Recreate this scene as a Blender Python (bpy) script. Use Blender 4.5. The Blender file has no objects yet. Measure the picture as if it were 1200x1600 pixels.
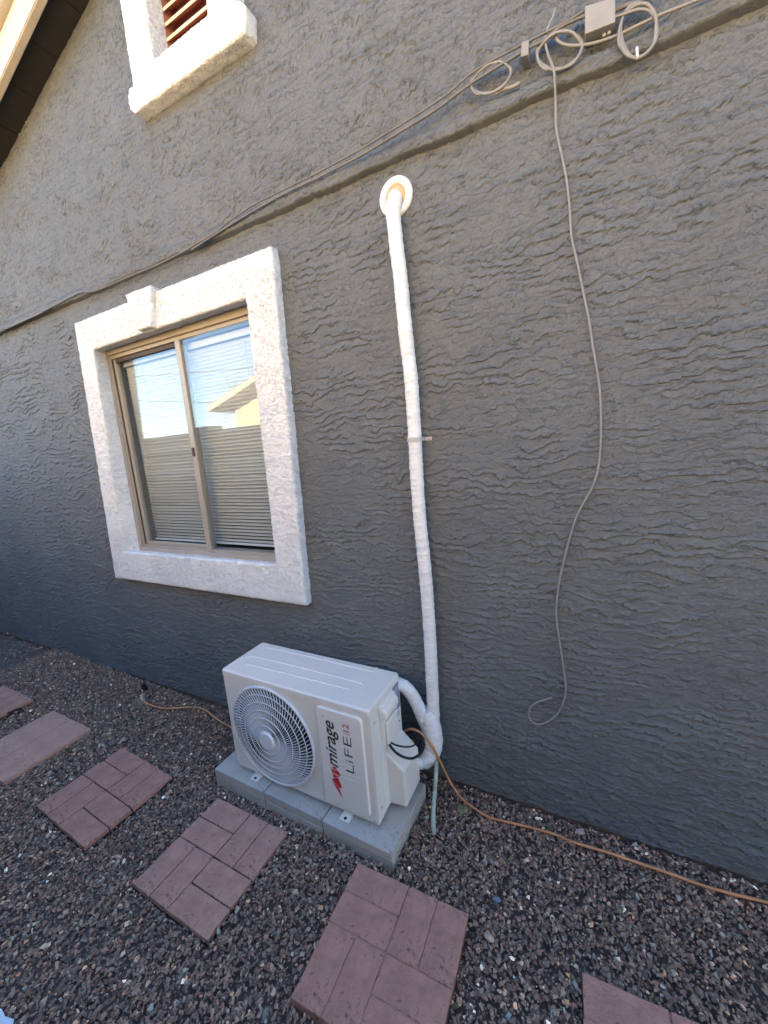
import bpy, bmesh, math, random
import numpy as np
from mathutils import Vector, Matrix, noise as mn
random.seed(7)
rng = np.random.default_rng(11)
S = bpy.context.scene
C = S.collection

# ------------------------------------------------------------------ camera
FPX = 610.0                       # focal length in photo pixels (1200 x 1600)
ROT = np.array([[0.89259892, -0.01034469, 0.4507329],
                [0.44456188, 0.18660466, -0.87609556],
                [-0.07504592, 0.98238062, 0.17116197]])
CAM = np.array([0.0, -1.5, 1.5686])
cd = bpy.data.cameras.new('camera')
cd.sensor_fit = 'VERTICAL'; cd.sensor_height = 36.0; cd.lens = FPX / 1600 * 36.0
cd.clip_start = 0.02; cd.clip_end = 3000
cam = bpy.data.objects.new('camera', cd); C.objects.link(cam)
M = Matrix([list(ROT[0]), list(ROT[1]), list(ROT[2])]).to_4x4(); M.translation = Vector(CAM)
cam.matrix_world = M
S.camera = cam

# ------------------------------------------------------------------ light
SUN_EL, SUN_AZ = math.radians(24), math.radians(40)     # azimuth from +Y towards +X
w = bpy.data.worlds.new('World'); S.world = w; w.use_nodes = True
nt = w.node_tree; nt.nodes.clear()
sky = nt.nodes.new('ShaderNodeTexSky'); sky.sky_type = 'NISHITA'; sky.sun_disc = False; sky.ozone_density = 3.0; sky.dust_density = .6
sky.sun_elevation = SUN_EL; sky.sun_rotation = SUN_AZ
bg = nt.nodes.new('ShaderNodeBackground'); bg.inputs[1].default_value = 0.08
wo = nt.nodes.new('ShaderNodeOutputWorld')
nt.links.new(sky.outputs[0], bg.inputs[0]); nt.links.new(bg.outputs[0], wo.inputs[0])
sl = bpy.data.lights.new('sun', 'SUN'); sl.energy = 5.0; sl.angle = math.radians(0.5); sl.color = (1, 0.89, 0.66)
sun = bpy.data.objects.new('sun', sl); C.objects.link(sun)
sd = Vector((math.cos(SUN_EL)*math.sin(SUN_AZ), math.cos(SUN_EL)*math.cos(SUN_AZ), math.sin(SUN_EL)))
sun.rotation_euler = sd.to_track_quat('Z', 'Y').to_euler(); sun.location = (0, 0, 20)
S.view_settings.view_transform = 'Standard'; S.view_settings.look = 'None'
S.view_settings.exposure = 3.4; S.view_settings.gamma = 1; S.view_settings.use_curve_mapping = False
S.render.engine = 'CYCLES'
S.cycles.max_bounces = 8

# ------------------------------------------------------------------ measuring
def ray(px, py):
    return ROT @ np.array([(px-600)/FPX, -(py-800)/FPX, -1.0])
def W(px, py, off=0.0):           # measured point on the plane `off` metres in front of the wall
    d = ray(px, py); t = (1.5-off)/d[1]; p = CAM + t*d
    return Vector((p[0], -off, p[2]))
def G(px, py, z=0.0):             # measured point on the ground or on a level plane
    d = ray(px, py); t = (z-CAM[2])/d[2]; p = CAM + t*d
    return Vector((p[0], p[1], z))

# ------------------------------------------------------------------ helpers
def tag(o, label=None, cat=None, group=None, kind=None):
    if label: o['label'] = label
    if cat: o['category'] = cat
    if group: o['group'] = group
    if kind: o['kind'] = kind
    return o
def thing(name, label, cat, loc=(0, 0, 0), rz=0.0, group=None):
    o = bpy.data.objects.new(name, None); C.objects.link(o); o.empty_display_size = .05
    o.location = loc; o.rotation_euler = (0, 0, rz)
    return tag(o, label, cat, group)
def link(name, me, m, parent=None, world=True):
    o = bpy.data.objects.new(name, me); C.objects.link(o)
    if m is not None and not me.materials: me.materials.append(m)
    if parent is not None:
        o.parent = parent
        if world:
            root = parent
            mw = Matrix.Identity(4)
            chain = []
            while root: chain.append(root); root = root.parent
            for r in reversed(chain):
                mw = mw @ r.matrix_parent_inverse @ Matrix.LocRotScale(r.location, r.rotation_euler, r.scale)
            o.matrix_parent_inverse = mw.inverted()
    return o
def mesh(name, vs, fs, m, parent=None, smooth=False, world=True):
    me = bpy.data.meshes.new(name); me.from_pydata([tuple(v) for v in vs], [], fs); me.update()
    if smooth: me.polygons.foreach_set('use_smooth', [True]*len(me.polygons))
    return link(name, me, m, parent, world)
def frombm(name, bm, m, parent=None, smooth=False, world=True):
    me = bpy.data.meshes.new(name); bmesh.ops.recalc_face_normals(bm, faces=bm.faces); bm.to_mesh(me); bm.free()
    if smooth: me.polygons.foreach_set('use_smooth', [True]*len(me.polygons))
    return link(name, me, m, parent, world)
def bm_box(bm, lo, hi, bev=0.0, seg=2, mat=None):
    r = bmesh.ops.create_cube(bm, size=1.0)
    vs = r['verts']
    for v in vs:
        v.co = Vector((lo[i] + (v.co[i]+.5)*(hi[i]-lo[i]) for i in range(3)))
        if mat: v.co = mat @ v.co
    if bev:
        es = list({e for v in vs for e in v.link_edges})
        bmesh.ops.bevel(bm, geom=es, offset=bev, segments=seg, affect='EDGES', profile=.5)
def box(name, lo, hi, m, parent=None, bev=0.002, seg=2, world=True, mat=None, smooth=False):
    bm = bmesh.new(); bm_box(bm, lo, hi, bev, seg, mat)
    return frombm(name, bm, m, parent, smooth, world)
def hexa(name, a, b, m, parent=None, bev=0.0, world=True):
    """a, b: four corners each, front and back ring of the same order"""
    bm = bmesh.new()
    va = [bm.verts.new(p) for p in a]; vb = [bm.verts.new(p) for p in b]
    bm.faces.new(va); bm.faces.new(vb[::-1])
    n = len(a)
    for i in range(n): bm.faces.new([va[i], va[(i+1) % n], vb[(i+1) % n], vb[i]][::-1])
    if bev: bmesh.ops.bevel(bm, geom=list(bm.edges), offset=bev, segments=2, affect='EDGES', profile=.5)
    return frombm(name, bm, m, parent, False, world)
def spline(pts, n=8, closed=False):
    P = [Vector(p) for p in pts]; out = []; N = len(P)
    rngi = range(N if closed else N-1)
    for i in rngi:
        if closed: p0, p1, p2, p3 = P[i-1], P[i], P[(i+1) % N], P[(i+2) % N]
        else: p0, p1, p2, p3 = P[max(i-1, 0)], P[i], P[i+1], P[min(i+2, N-1)]
        for k in range(n):
            t = k/n
            out.append(.5*((2*p1)+(p2-p0)*t+(2*p0-5*p1+4*p2-p3)*t*t+(3*p1-p0-3*p2+p3)*t**3))
    if not closed: out.append(P[-1].copy())
    return out
def tube_vf(path, r, seg=8, closed=False, rf=None, caps=True):
    vs = []; fs = []; n = len(path); up = None
    for i, p in enumerate(path):
        a = path[i-1] if (i > 0 or closed) else path[i]
        b = path[(i+1) % n] if (i < n-1 or closed) else path[i]
        t = (b-a)
        t = t.normalized() if t.length > 1e-9 else Vector((0, 0, 1))
        if up is None: up = t.orthogonal().normalized()
        up = (up - t*up.dot(t)).normalized(); s = t.cross(up)
        for k in range(seg):
            a_ = 2*math.pi*k/seg
            rr = rf(i, a_) if rf else r
            vs.append(p + (up*math.cos(a_)+s*math.sin(a_))*rr)
    m = n if closed else n-1
    for i in range(m):
        j = (i+1) % n
        for k in range(seg):
            l = (k+1) % seg
            fs.append((i*seg+k, i*seg+l, j*seg+l, j*seg+k))
    if caps and not closed:
        fs.append(tuple(range(seg))[::-1]); fs.append(tuple((n-1)*seg+k for k in range(seg)))
    return vs, fs
def tube(name, path, r, m, parent=None, seg=8, closed=False, rf=None, world=True):
    v, f = tube_vf(path, r, seg, closed, rf)
    return mesh(name, v, f, m, parent, True, world)

# ------------------------------------------------------------------ materials
def mat(name, col, rough=.6, var=0.0, scale=8, bump=0.0, bscale=80, metal=0.0, spec=.5, col2=None, detail=6, coord='Object', stretch=None, thr=None, pits=0.0):
    m = bpy.data.materials.new(name); m.use_nodes = True; n = m.node_tree; b = n.nodes['Principled BSDF']
    b.inputs['Base Color'].default_value = (*col, 1); b.inputs['Roughness'].default_value = rough
    b.inputs['Metallic'].default_value = metal; b.inputs['Specular IOR Level'].default_value = spec
    tc = n.nodes.new('ShaderNodeTexCoord'); src = tc.outputs[coord]
    if stretch:
        mp = n.nodes.new('ShaderNodeMapping'); mp.inputs['Scale'].default_value = stretch
        n.links.new(src, mp.inputs[0]); src = mp.outputs[0]
    if var or col2:
        t = n.nodes.new('ShaderNodeTexNoise'); t.inputs['Scale'].default_value = scale; t.inputs['Detail'].default_value = detail
        t.inputs['Roughness'].default_value = .65
        n.links.new(src, t.inputs['Vector'])
        r = n.nodes.new('ShaderNodeValToRGB')
        lo, hi = thr or (.3, .7)
        r.color_ramp.elements[0].position = lo; r.color_ramp.elements[1].position = hi
        c2 = col2 or tuple(min(1, c*(1+var)) for c in col)
        c1 = col if col2 else tuple(c*(1-var) for c in col)
        r.color_ramp.elements[0].color = (*c1, 1); r.color_ramp.elements[1].color = (*c2, 1)
        n.links.new(t.outputs['Fac'], r.inputs[0]); n.links.new(r.outputs[0], b.inputs['Base Color'])
    if pits:
        tp = n.nodes.new('ShaderNodeTexNoise'); tp.inputs['Scale'].default_value = 55; tp.inputs['Detail'].default_value = 5; tp.inputs['Roughness'].default_value = .7
        tq = n.nodes.new('ShaderNodeTexNoise'); tq.inputs['Scale'].default_value = 7; tq.inputs['Detail'].default_value = 4
        n.links.new(src, tp.inputs['Vector']); n.links.new(src, tq.inputs['Vector'])
        sm_ = n.nodes.new('ShaderNodeMath'); sm_.operation = 'MULTIPLY_ADD'; sm_.inputs[1].default_value = .6
        n.links.new(tq.outputs['Fac'], sm_.inputs[0]); n.links.new(tp.outputs['Fac'], sm_.inputs[2])
        mp_ = n.nodes.new('ShaderNodeMapRange'); mp_.inputs['From Min'].default_value = .90; mp_.inputs['From Max'].default_value = 1.02; mp_.inputs['To Max'].default_value = pits
        n.links.new(sm_.outputs[0], mp_.inputs[0])
        mc = n.nodes.new('ShaderNodeMix'); mc.data_type = 'RGBA'; mc.inputs[7].default_value = (.05, .035, .03, 1)
        n.links.new(mp_.outputs[0], mc.inputs[0]); n.links.new(r.outputs[0], mc.inputs[6]); n.links.new(mc.outputs[2], b.inputs['Base Color'])
    if bump:
        t2 = n.nodes.new('ShaderNodeTexNoise'); t2.inputs['Scale'].default_value = bscale; t2.inputs['Detail'].default_value = 6
        n.links.new(src, t2.inputs['Vector'])
        bp = n.nodes.new('ShaderNodeBump'); bp.inputs['Distance'].default_value = bump; bp.inputs['Strength'].default_value = 1
        n.links.new(t2.outputs['Fac'], bp.inputs['Height']); n.links.new(bp.outputs[0], b.inputs['Normal'])
    return m

def stucco_mat(name, col, fine=.0012, rough=.6, k=36, warp=5.0, nscale=22, msk=(.38, .54)):
    m = mat(name, col, rough, var=.09, scale=2.2, spec=.25)
    n = m.node_tree; b = n.nodes['Principled BSDF']; L = n.links.new
    def N(t, **kw):
        x = n.nodes.new('ShaderNode'+t)
        for a, v in kw.items():
            if a == 'op': x.operation = v
            else: x.inputs[a].default_value = v
        return x
    tc = N('TexCoord'); sep = N('SeparateXYZ'); L(tc.outputs['Object'], sep.inputs[0])
    mp = N('Mapping'); mp.inputs['Scale'].default_value = (1, 1, 1.7); L(tc.outputs['Object'], mp.inputs[0])
    a = N('TexNoise', Scale=nscale, Detail=8, Roughness=.6); L(mp.outputs[0], a.inputs['Vector'])
    uw = N('MapRange'); uw.inputs['From Min'].default_value = 2.58; uw.inputs['From Max'].default_value = 2.66
    uw.inputs['To Min'].default_value = warp; uw.inputs['To Max'].default_value = warp*1.35; L(sep.outputs['Z'], uw.inputs[0])
    w1 = N('Math', op='MULTIPLY'); L(uw.outputs[0], w1.inputs[1]); L(a.outputs['Fac'], w1.inputs[0])
    z1 = N('Math', op='MULTIPLY_ADD'); z1.inputs[1].default_value = -k; L(sep.outputs['Z'], z1.inputs[0]); L(w1.outputs[0], z1.inputs[2])
    fr = N('Math', op='FRACT'); L(z1.outputs[0], fr.inputs[0])
    rp = N('ValToRGB'); e = rp.color_ramp.elements; e[0].position = 0; e[0].color = (0, 0, 0, 1); e[1].position = .94; e[1].color = (1, 1, 1, 1)
    x = e.new(1.0); x.color = (0, 0, 0, 1); x = e.new(.6); x.color = (.22, .22, .22, 1); L(fr.outputs[0], rp.inputs[0])
    mk = N('TexNoise', Scale=13, Detail=4); L(tc.outputs['Object'], mk.inputs['Vector'])
    mr_ = N('MapRange'); mr_.inputs['From Min'].default_value = msk[0]; mr_.inputs['From Max'].default_value = msk[1]; L(mk.outputs['Fac'], mr_.inputs[0])
    mu = N('Math', op='MULTIPLY'); L(rp.outputs[0], mu.inputs[0]); L(mr_.outputs[0], mu.inputs[1])
    g = N('TexNoise', Scale=190, Detail=5, Roughness=.6); L(tc.outputs['Object'], g.inputs['Vector'])
    cr = N('TexNoise', Scale=62, Detail=5, Roughness=.65); L(mp.outputs[0], cr.inputs['Vector'])
    cm = N('MapRange'); cm.inputs['From Min'].default_value = .53; cm.inputs['From Max'].default_value = .56; cm.inputs['To Max'].default_value = .26; L(cr.outputs['Fac'], cm.inputs[0])
    m2 = N('Math', op='ADD'); L(cm.outputs[0], m2.inputs[0]); L(mu.outputs[0], m2.inputs[1])
    mx = N('Math', op='MULTIPLY_ADD'); mx.inputs[1].default_value = .25; L(g.outputs['Fac'], mx.inputs[0]); L(m2.outputs[0], mx.inputs[2])
    bp = N('Bump'); bp.inputs['Distance'].default_value = fine; L(mx.outputs[0], bp.inputs['Height']); L(bp.outputs[0], b.inputs['Normal'])
    return m

M_WALL = stucco_mat('grey_stucco_paint', (.130, .142, .148), .0038, .62, 30, 2.6, 17, (.42, .56))
M_TRIM = stucco_mat('white_stucco_paint', (.73, .75, .75), .0027, .65, 18, 5.0, 26, (.30, .46))
M_CONC = mat('grey_concrete', (.42, .385, .34), .9, var=.14, scale=14, bump=.0022, bscale=150, pits=.4)
M_CONC2 = mat('pale_grey_concrete', (.46, .42, .37), .9, var=.12, scale=14, bump=.0022, bscale=150, pits=.4)
M_BRICK = [mat('red_concrete_%d' % i, c, .92, var=.22, scale=22, bump=.003, bscale=150, pits=.8) for i, c in
           enumerate([(.44, .22, .16), (.46, .235, .175), (.42, .21, .155), (.45, .24, .178)])]
M_BRICKW = mat('faded_concrete', (.50, .28, .205), .92, var=.16, scale=9, bump=.003, bscale=90, pits=.6)
M_JOINT = mat('dark_joint_dirt', (.04, .03, .028), 1, var=.3, scale=60)
M_AC = mat('cream_painted_steel', (.74, .70, .63), .38, var=.02, scale=4, bump=.0002, bscale=700)
M_ACP = mat('white_plastic', (.76, .72, .65), .4, var=.02, scale=5)
M_ACG = mat('grille_plastic', (.68, .69, .70), .45)
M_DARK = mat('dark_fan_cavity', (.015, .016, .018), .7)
M_FAN = mat('grey_fan_plastic', (.05, .05, .05), .5)
M_COIL = mat('coil_fins', (.12, .13, .14), .5, metal=.4)
M_BLACK = mat('black_rubber', (.012, .012, .013), .5)
M_RED = mat('red_print', (.55, .02, .025), .5)
M_INK = mat('black_print', (.02, .02, .025), .5)
M_INKG = mat('charcoal_print', (.07, .075, .085), .5)
M_LAB = mat('blue_grey_sticker', (.16, .19, .30), .5, var=.5, scale=60)
M_LABW = mat('white_sticker', (.72, .74, .78), .5)
M_WRAP = mat('white_vinyl_wrap', (.70, .71, .71), .45, var=.12, scale=10, bump=.0032, bscale=26, stretch=(1, 1, 4.5))
M_FLANGE = mat('ivory_plastic', (.74, .73, .69), .35)
M_FOAM = mat('yellowed_foam', (.46, .37, .22), .9, var=.2, scale=60, bump=.002, bscale=90)
M_STEEL = mat('galvanised_steel', (.42, .43, .44), .5, metal=.3)
M_CABLE = mat('painted_grey_cable', (.14, .14, .135), .55, var=.15, scale=20)
M_CABLEL = mat('pale_grey_cable', (.24, .235, .215), .5, var=.12, scale=20)
M_CORD = mat('orange_brown_cord', (.55, .25, .11), .5, var=.3, scale=9)
M_HOSE = mat('clear_green_hose', (.36, .42, .34), .3, var=.25, scale=12)
M_COPPER = mat('copper', (.55, .2, .1), .35, metal=.9)
M_FRAME = mat('tan_aluminium', (.36, .325, .27), .42, var=.06, scale=6, metal=.15)
M_FRAMED = mat('brown_seal', (.06, .045, .035), .6)
M_BLIND = mat('white_blind_vinyl', (.62, .68, .73), .5, var=.03, scale=4)
M_ROOM = mat('room_paint', (.12, .11, .10), .9)
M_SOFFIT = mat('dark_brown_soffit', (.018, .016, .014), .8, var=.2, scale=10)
M_FASCIA = mat('cream_fascia_paint', (.52, .47, .38), .6, var=.08, scale=12, bump=.0008, bscale=60)
M_TILE = mat('brown_roof_tile', (.20, .13, .09), .85, var=.25, scale=9, bump=.002, bscale=60)
M_LOUVRE = mat('brown_louvre_paint', (.44, .20, .14), .6, var=.1, scale=12)
M_LOUVREC = mat('cream_louvre_edge', (.70, .63, .40), .6)
M_TAN = mat('tan_stucco', (.72, .50, .28), .9, var=.06, scale=3, bump=.002, bscale=40)
M_SAND = mat('sandy_yard', (.50, .42, .32), 1, var=.2, scale=2)
M_BLOCK = mat('grey_block_wall', (.085, .08, .075), .95, var=.12, scale=5, bump=.003, bscale=30)
M_DIRT = mat('dark_soil', (.13, .095, .08), 1, var=.4, scale=40, bump=.004, bscale=60)
M_LEAFT = mat('tree_leaves', (.07, .10, .035), .6, var=.4, scale=5)
M_BARK = mat('bark', (.12, .09, .06), .9)
M_DRYLEAF = mat('dry_olive_leaf', (.22, .20, .10), .7, var=.25, scale=50)
M_PAPER = mat('pale_blue_plastic', (.62, .74, .82), .4)
M_TEAL = mat('pale_green_tape', (.45, .62, .52), .5)

# window glass: Fresnel mirror over clear, stands for a double-glazed unit
M_GLASS = bpy.data.materials.new('window_glass'); M_GLASS.use_nodes = True
n = M_GLASS.node_tree; n.nodes.clear()
o_ = n.nodes.new('ShaderNodeOutputMaterial'); mx = n.nodes.new('ShaderNodeMixShader')
ge = n.nodes.new('ShaderNodeNewGeometry'); dt = n.nodes.new('ShaderNodeVectorMath'); dt.operation = 'DOT_PRODUCT'
n.links.new(ge.outputs['Incoming'], dt.inputs[0]); n.links.new(ge.outputs['Normal'], dt.inputs[1])
def _m(op, a, b=None):
    x = n.nodes.new('ShaderNodeMath'); x.operation = op
    for k_, v_ in enumerate((a, b)):
        if v_ is None: continue
        if isinstance(v_, (int, float)): x.inputs[k_].default_value = v_
        else: n.links.new(v_, x.inputs[k_])
    return x.outputs[0]
_c = _m('ABSOLUTE', dt.outputs['Value']); _f = _m('POWER', _m('SUBTRACT', 1.0, _c), 5.0)
fr_out = _m('ADD', _m('MULTIPLY', _f, .88), .075)       # Schlick, both faces of a double pane
tr = n.nodes.new('ShaderNodeBsdfTransparent'); tr.inputs[0].default_value = (.97, .985, .98, 1)
gl = n.nodes.new('ShaderNodeBsdfGlossy'); gl.inputs['Roughness'].default_value = 0.0
n.links.new(fr_out, mx.inputs[0]); n.links.new(tr.outputs[0], mx.inputs[1]); n.links.new(gl.outputs[0], mx.inputs[2]); n.links.new(mx.outputs[0], o_.inputs[0])

# gravel: colour carried per stone
M_GRAVEL = bpy.data.materials.new('gravel_stone'); M_GRAVEL.use_nodes = True
n = M_GRAVEL.node_tree; b = n.nodes['Principled BSDF']; b.inputs['Roughness'].default_value = .75
at = n.nodes.new('ShaderNodeAttribute'); at.attribute_name = 'stone'
tn = n.nodes.new('ShaderNodeTexNoise'); tn.inputs['Scale'].default_value = 220; tn.inputs['Detail'].default_value = 3
tcx = n.nodes.new('ShaderNodeTexCoord'); n.links.new(tcx.outputs['Object'], tn.inputs['Vector'])
mr = n.nodes.new('ShaderNodeMapRange'); mr.inputs['To Min'].default_value = .6; mr.inputs['To Max'].default_value = 1.4
n.links.new(tn.outputs['Fac'], mr.inputs[0])
vm = n.nodes.new('ShaderNodeVectorMath'); vm.operation = 'SCALE'
n.links.new(at.outputs['Color'], vm.inputs[0]); n.links.new(mr.outputs[0], vm.inputs['Scale']); n.links.new(vm.outputs[0], b.inputs['Base Color'])

# ------------------------------------------------------------------ vector noise
_T = [rng.random((256, 256)) for _ in range(10)]
def vn(x, y, s=0):
    T = _T[s % 10]
    ix = np.floor(x).astype(int); iy = np.floor(y).astype(int); fx = x-ix; fy = y-iy
    fx = fx*fx*(3-2*fx); fy = fy*fy*(3-2*fy)
    a = T[ix & 255, iy & 255]; b = T[(ix+1) & 255, iy & 255]; c = T[ix & 255, (iy+1) & 255]; d = T[(ix+1) & 255, (iy+1) & 255]
    return a*(1-fx)*(1-fy)+b*fx*(1-fy)+c*(1-fx)*fy+d*fx*fy
def fbm(x, y, s=0, o=4, g=.5):
    r = 0; a = 1; t = 0
    for i in range(o):
        r = r+a*vn(x*2**i+17.3*i, y*2**i+5.1*i, s+i); t += a; a *= g
    return r/t
def sm(a, b, x):
    t = np.clip((x-a)/(b-a), 0, 1); return t*t*(3-2*t)
def saw(p, edge=.10):
    f = p-np.floor(p)
    return np.where(f < 1-edge, (f/(1-edge))**2.4, (1-f)/edge)
def stucco_h(x, z):
    """outward relief of the trowelled stucco, metres"""
    up = sm(2.5, 2.75, z)
    left = sm(-1.0, -3.5, x)*.5
    k = 29*(1-up*.60)*(1-.35*left)
    wa = fbm(x*4.5, z*8, 0, 3)*(3.2+3.0*up+1.5*left) + fbm(x*19, z*26, 3, 4, .6)*(1.5+.8*up)
    p = -z*k + wa
    amp = sm(.36, .62, fbm(x*7+9, z*13+3, 5, 3))
    h = saw(p, .11-.05*up)*(.0006+.0060*amp)
    crest = saw(p)**3*amp
    q = fbm(x*30+4, z*44, 7, 3, .6)                       # small islands between the ledges
    h = h + .0022*sm(.52, .57, q)*(.35+.65*(1-amp))
    h = h + .0016*(fbm(x*3, z*3, 2, 3)-.5)*2
    patch = sm(.13, .05, np.abs(x+2.47-(z-3.3)*.38))*sm(3.02, 3.12, z)*sm(3.75, 3.6, z)
    return h*(1-.8*patch), crest*(1-patch)

# ================================================================== THE SETTING
def ground_z(x):       # the gravel lies a little higher at the far end of the wall
    return .030*sm(-2.6, -3.9, x) - .016*sm(-2.6, -1.9, x)*sm(-.9, -1.4, x)
o = mesh('ground', [(-60, -2.6, -.035), (4.6, -2.6, -.035), (4.6, 60, -.035), (-60, 60, -.035)], [(0, 1, 2, 3)], M_DIRT); tag(o, kind='structure')
o = mesh('neighbouring_yard', [(-400, -400, -.05), (400, -400, -.05), (400, 400, -.05), (-400, 400, -.05)], [(0, 1, 2, 3)], M_SAND); tag(o, kind='structure')

# ------------------------------------------------------------------ house
house = thing('house', 'grey stucco house gable with white trimmed window above gravel strip', 'house', (-1.55, 0, 0))
def spacing(lo, hi, ctr, near, rate):
    out = [ctr]; x = ctr
    while x < hi: x += near+rate*abs(x-ctr)**1.5; out.append(x)
    x = ctr; pre = []
    while x > lo: x -= near+rate*abs(x-ctr)**1.5; pre.append(x)
    a = np.array(pre[::-1]+out); return np.clip(a, lo, hi)
XA = spacing(-6.3, 3.2, -.4, .0052, .0011); ZA = spacing(.012, 4.02, 1.3, .0048, .0016)
# exact lines for the opening
WX0, WX1, WZ0, WZ1 = -2.68, -1.375, .955, 2.30
for v in (WX0, WX1): XA[np.argmin(abs(XA-v))] = v
for v in (WZ0, WZ1): ZA[np.argmin(abs(ZA-v))] = v
X, Z = np.meshgrid(XA, ZA, indexing='ij')
roofz = 3.99-.295*np.abs(X+1.55)+.02
H_, CR = stucco_h(X, Z); Y = -H_; Z = Z-.0030*CR*(Z > .05)
Y = Y + .0
co = np.stack([X, Y, np.minimum(Z, roofz)], -1).reshape(-1, 3)
nx, nz = X.shape
I, J = np.meshgrid(np.arange(nx-1), np.arange(nz-1), indexing='ij')
xm = (XA[:-1]+XA[1:])/2; zm = (ZA[:-1]+ZA[1:])/2
keep = ~((xm[:, None] > WX0) & (xm[:, None] < WX1) & (zm[None] > WZ0) & (zm[None] < WZ1))
keep &= ~((xm[:, None] > -1.74) & (xm[:, None] < -1.36) & (zm[None] > 3.34) & (zm[None] < 3.72))
keep &= (ZA[:-1][None] < roofz[:-1, :-1])
a = (I*nz+J)[keep]
quads = np.stack([a, a+nz, a+nz+1, a+1], -1)
def npmesh(name, co, q, m, parent=None, smooth=True, colors=None, kind=None):
    me = bpy.data.meshes.new(name)
    me.vertices.add(len(co)); me.vertices.foreach_set('co', np.ascontiguousarray(co, dtype=np.float32).ravel())
    nf, k = q.shape
    me.loops.add(nf*k); me.loops.foreach_set('vertex_index', q.astype(np.int32).ravel())
    me.polygons.add(nf); me.polygons.foreach_set('loop_start', np.arange(0, nf*k, k, dtype=np.int32))
    me.polygons.foreach_set('use_smooth', np.full(nf, smooth))
    me.update(calc_edges=True)
    if colors is not None:
        ca = me.color_attributes.new('stone', 'FLOAT_COLOR', 'POINT'); ca.data.foreach_set('color', colors.astype(np.float32).ravel())
    return link(name, me, m, parent)
npmesh('stucco_wall', co, quads, M_WALL, house, False)
# core of the house behind the stucco skin: side and rear walls, foundation set back under the weep line
bm = bmesh.new()
prof = [(-6.28, -.2), (3.18, -.2), (3.18, 2.6), (-1.55, 3.97), (-6.28, 2.6)]
va = [bm.verts.new((x, 10, z)) for x, z in prof]; vb = [bm.verts.new((x, .02, z)) for x, z in prof]
bm.faces.new(va)
for i in (1, 4):
    bm.faces.new([va[i], va[(i+1) % 5], vb[(i+1) % 5], vb[i]])
frombm('outer_wall', bm, M_WALL, house)
box('foundation', (-6.28, .014, -.2), (3.18, .06, .03), M_DIRT, house, 0)
# ledge along the wall: a rolled stucco bead
bead = spline([W(-700, 830), W(-60, 557), W(0, 528), W(120, 478), W(200, 444), W(330, 381), W(440, 322), W(540, 270), W(640, 220), W(735, 176), W(865, 121), W(1010, 75), W(1160, 24), W(1330, -35)], 40)
bx = np.array([p.x for p in bead]); bz = np.array([p.z for p in bead])
xs = np.concatenate([np.arange(-6.25, -3, .02), np.arange(-3, .9, .0055), np.arange(.9, 3.15, .02)])
zl = np.interp(xs, bx, bz, left=2.56, right=2.56)
tt = np.linspace(0, 1, 26)
XX, TT = np.meshgrid(xs, tt, indexing='ij'); ZL = np.repeat(zl[:, None], len(tt), 1)
hz = .074*TT
pr = .032*sm(0, .12, TT)*(1-sm(.42, 1.0, TT))**.8
un = np.clip(pr/.014, 0, 1)
rel = (saw(fbm(XX*10, ZL*9+TT*1.2, 1, 3)*6+TT*1.5)*.006 + fbm(XX*34, TT*4+ZL*30, 4, 3)*.009-.003)*un
bz_ = ZL + hz + (fbm(XX*7, TT*2, 6, 2)-.5)*.012
bco = np.stack([XX, -(pr+rel)+.004, bz_], -1).reshape(-1, 3)
nb = len(tt); I, J = np.meshgrid(np.arange(len(xs)-1), np.arange(nb-1), indexing='ij'); a = (I*nb+J).ravel()
npmesh('stucco_ledge', bco, np.stack([a, a+nb, a+nb+1, a+1], -1), M_WALL, house)

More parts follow.
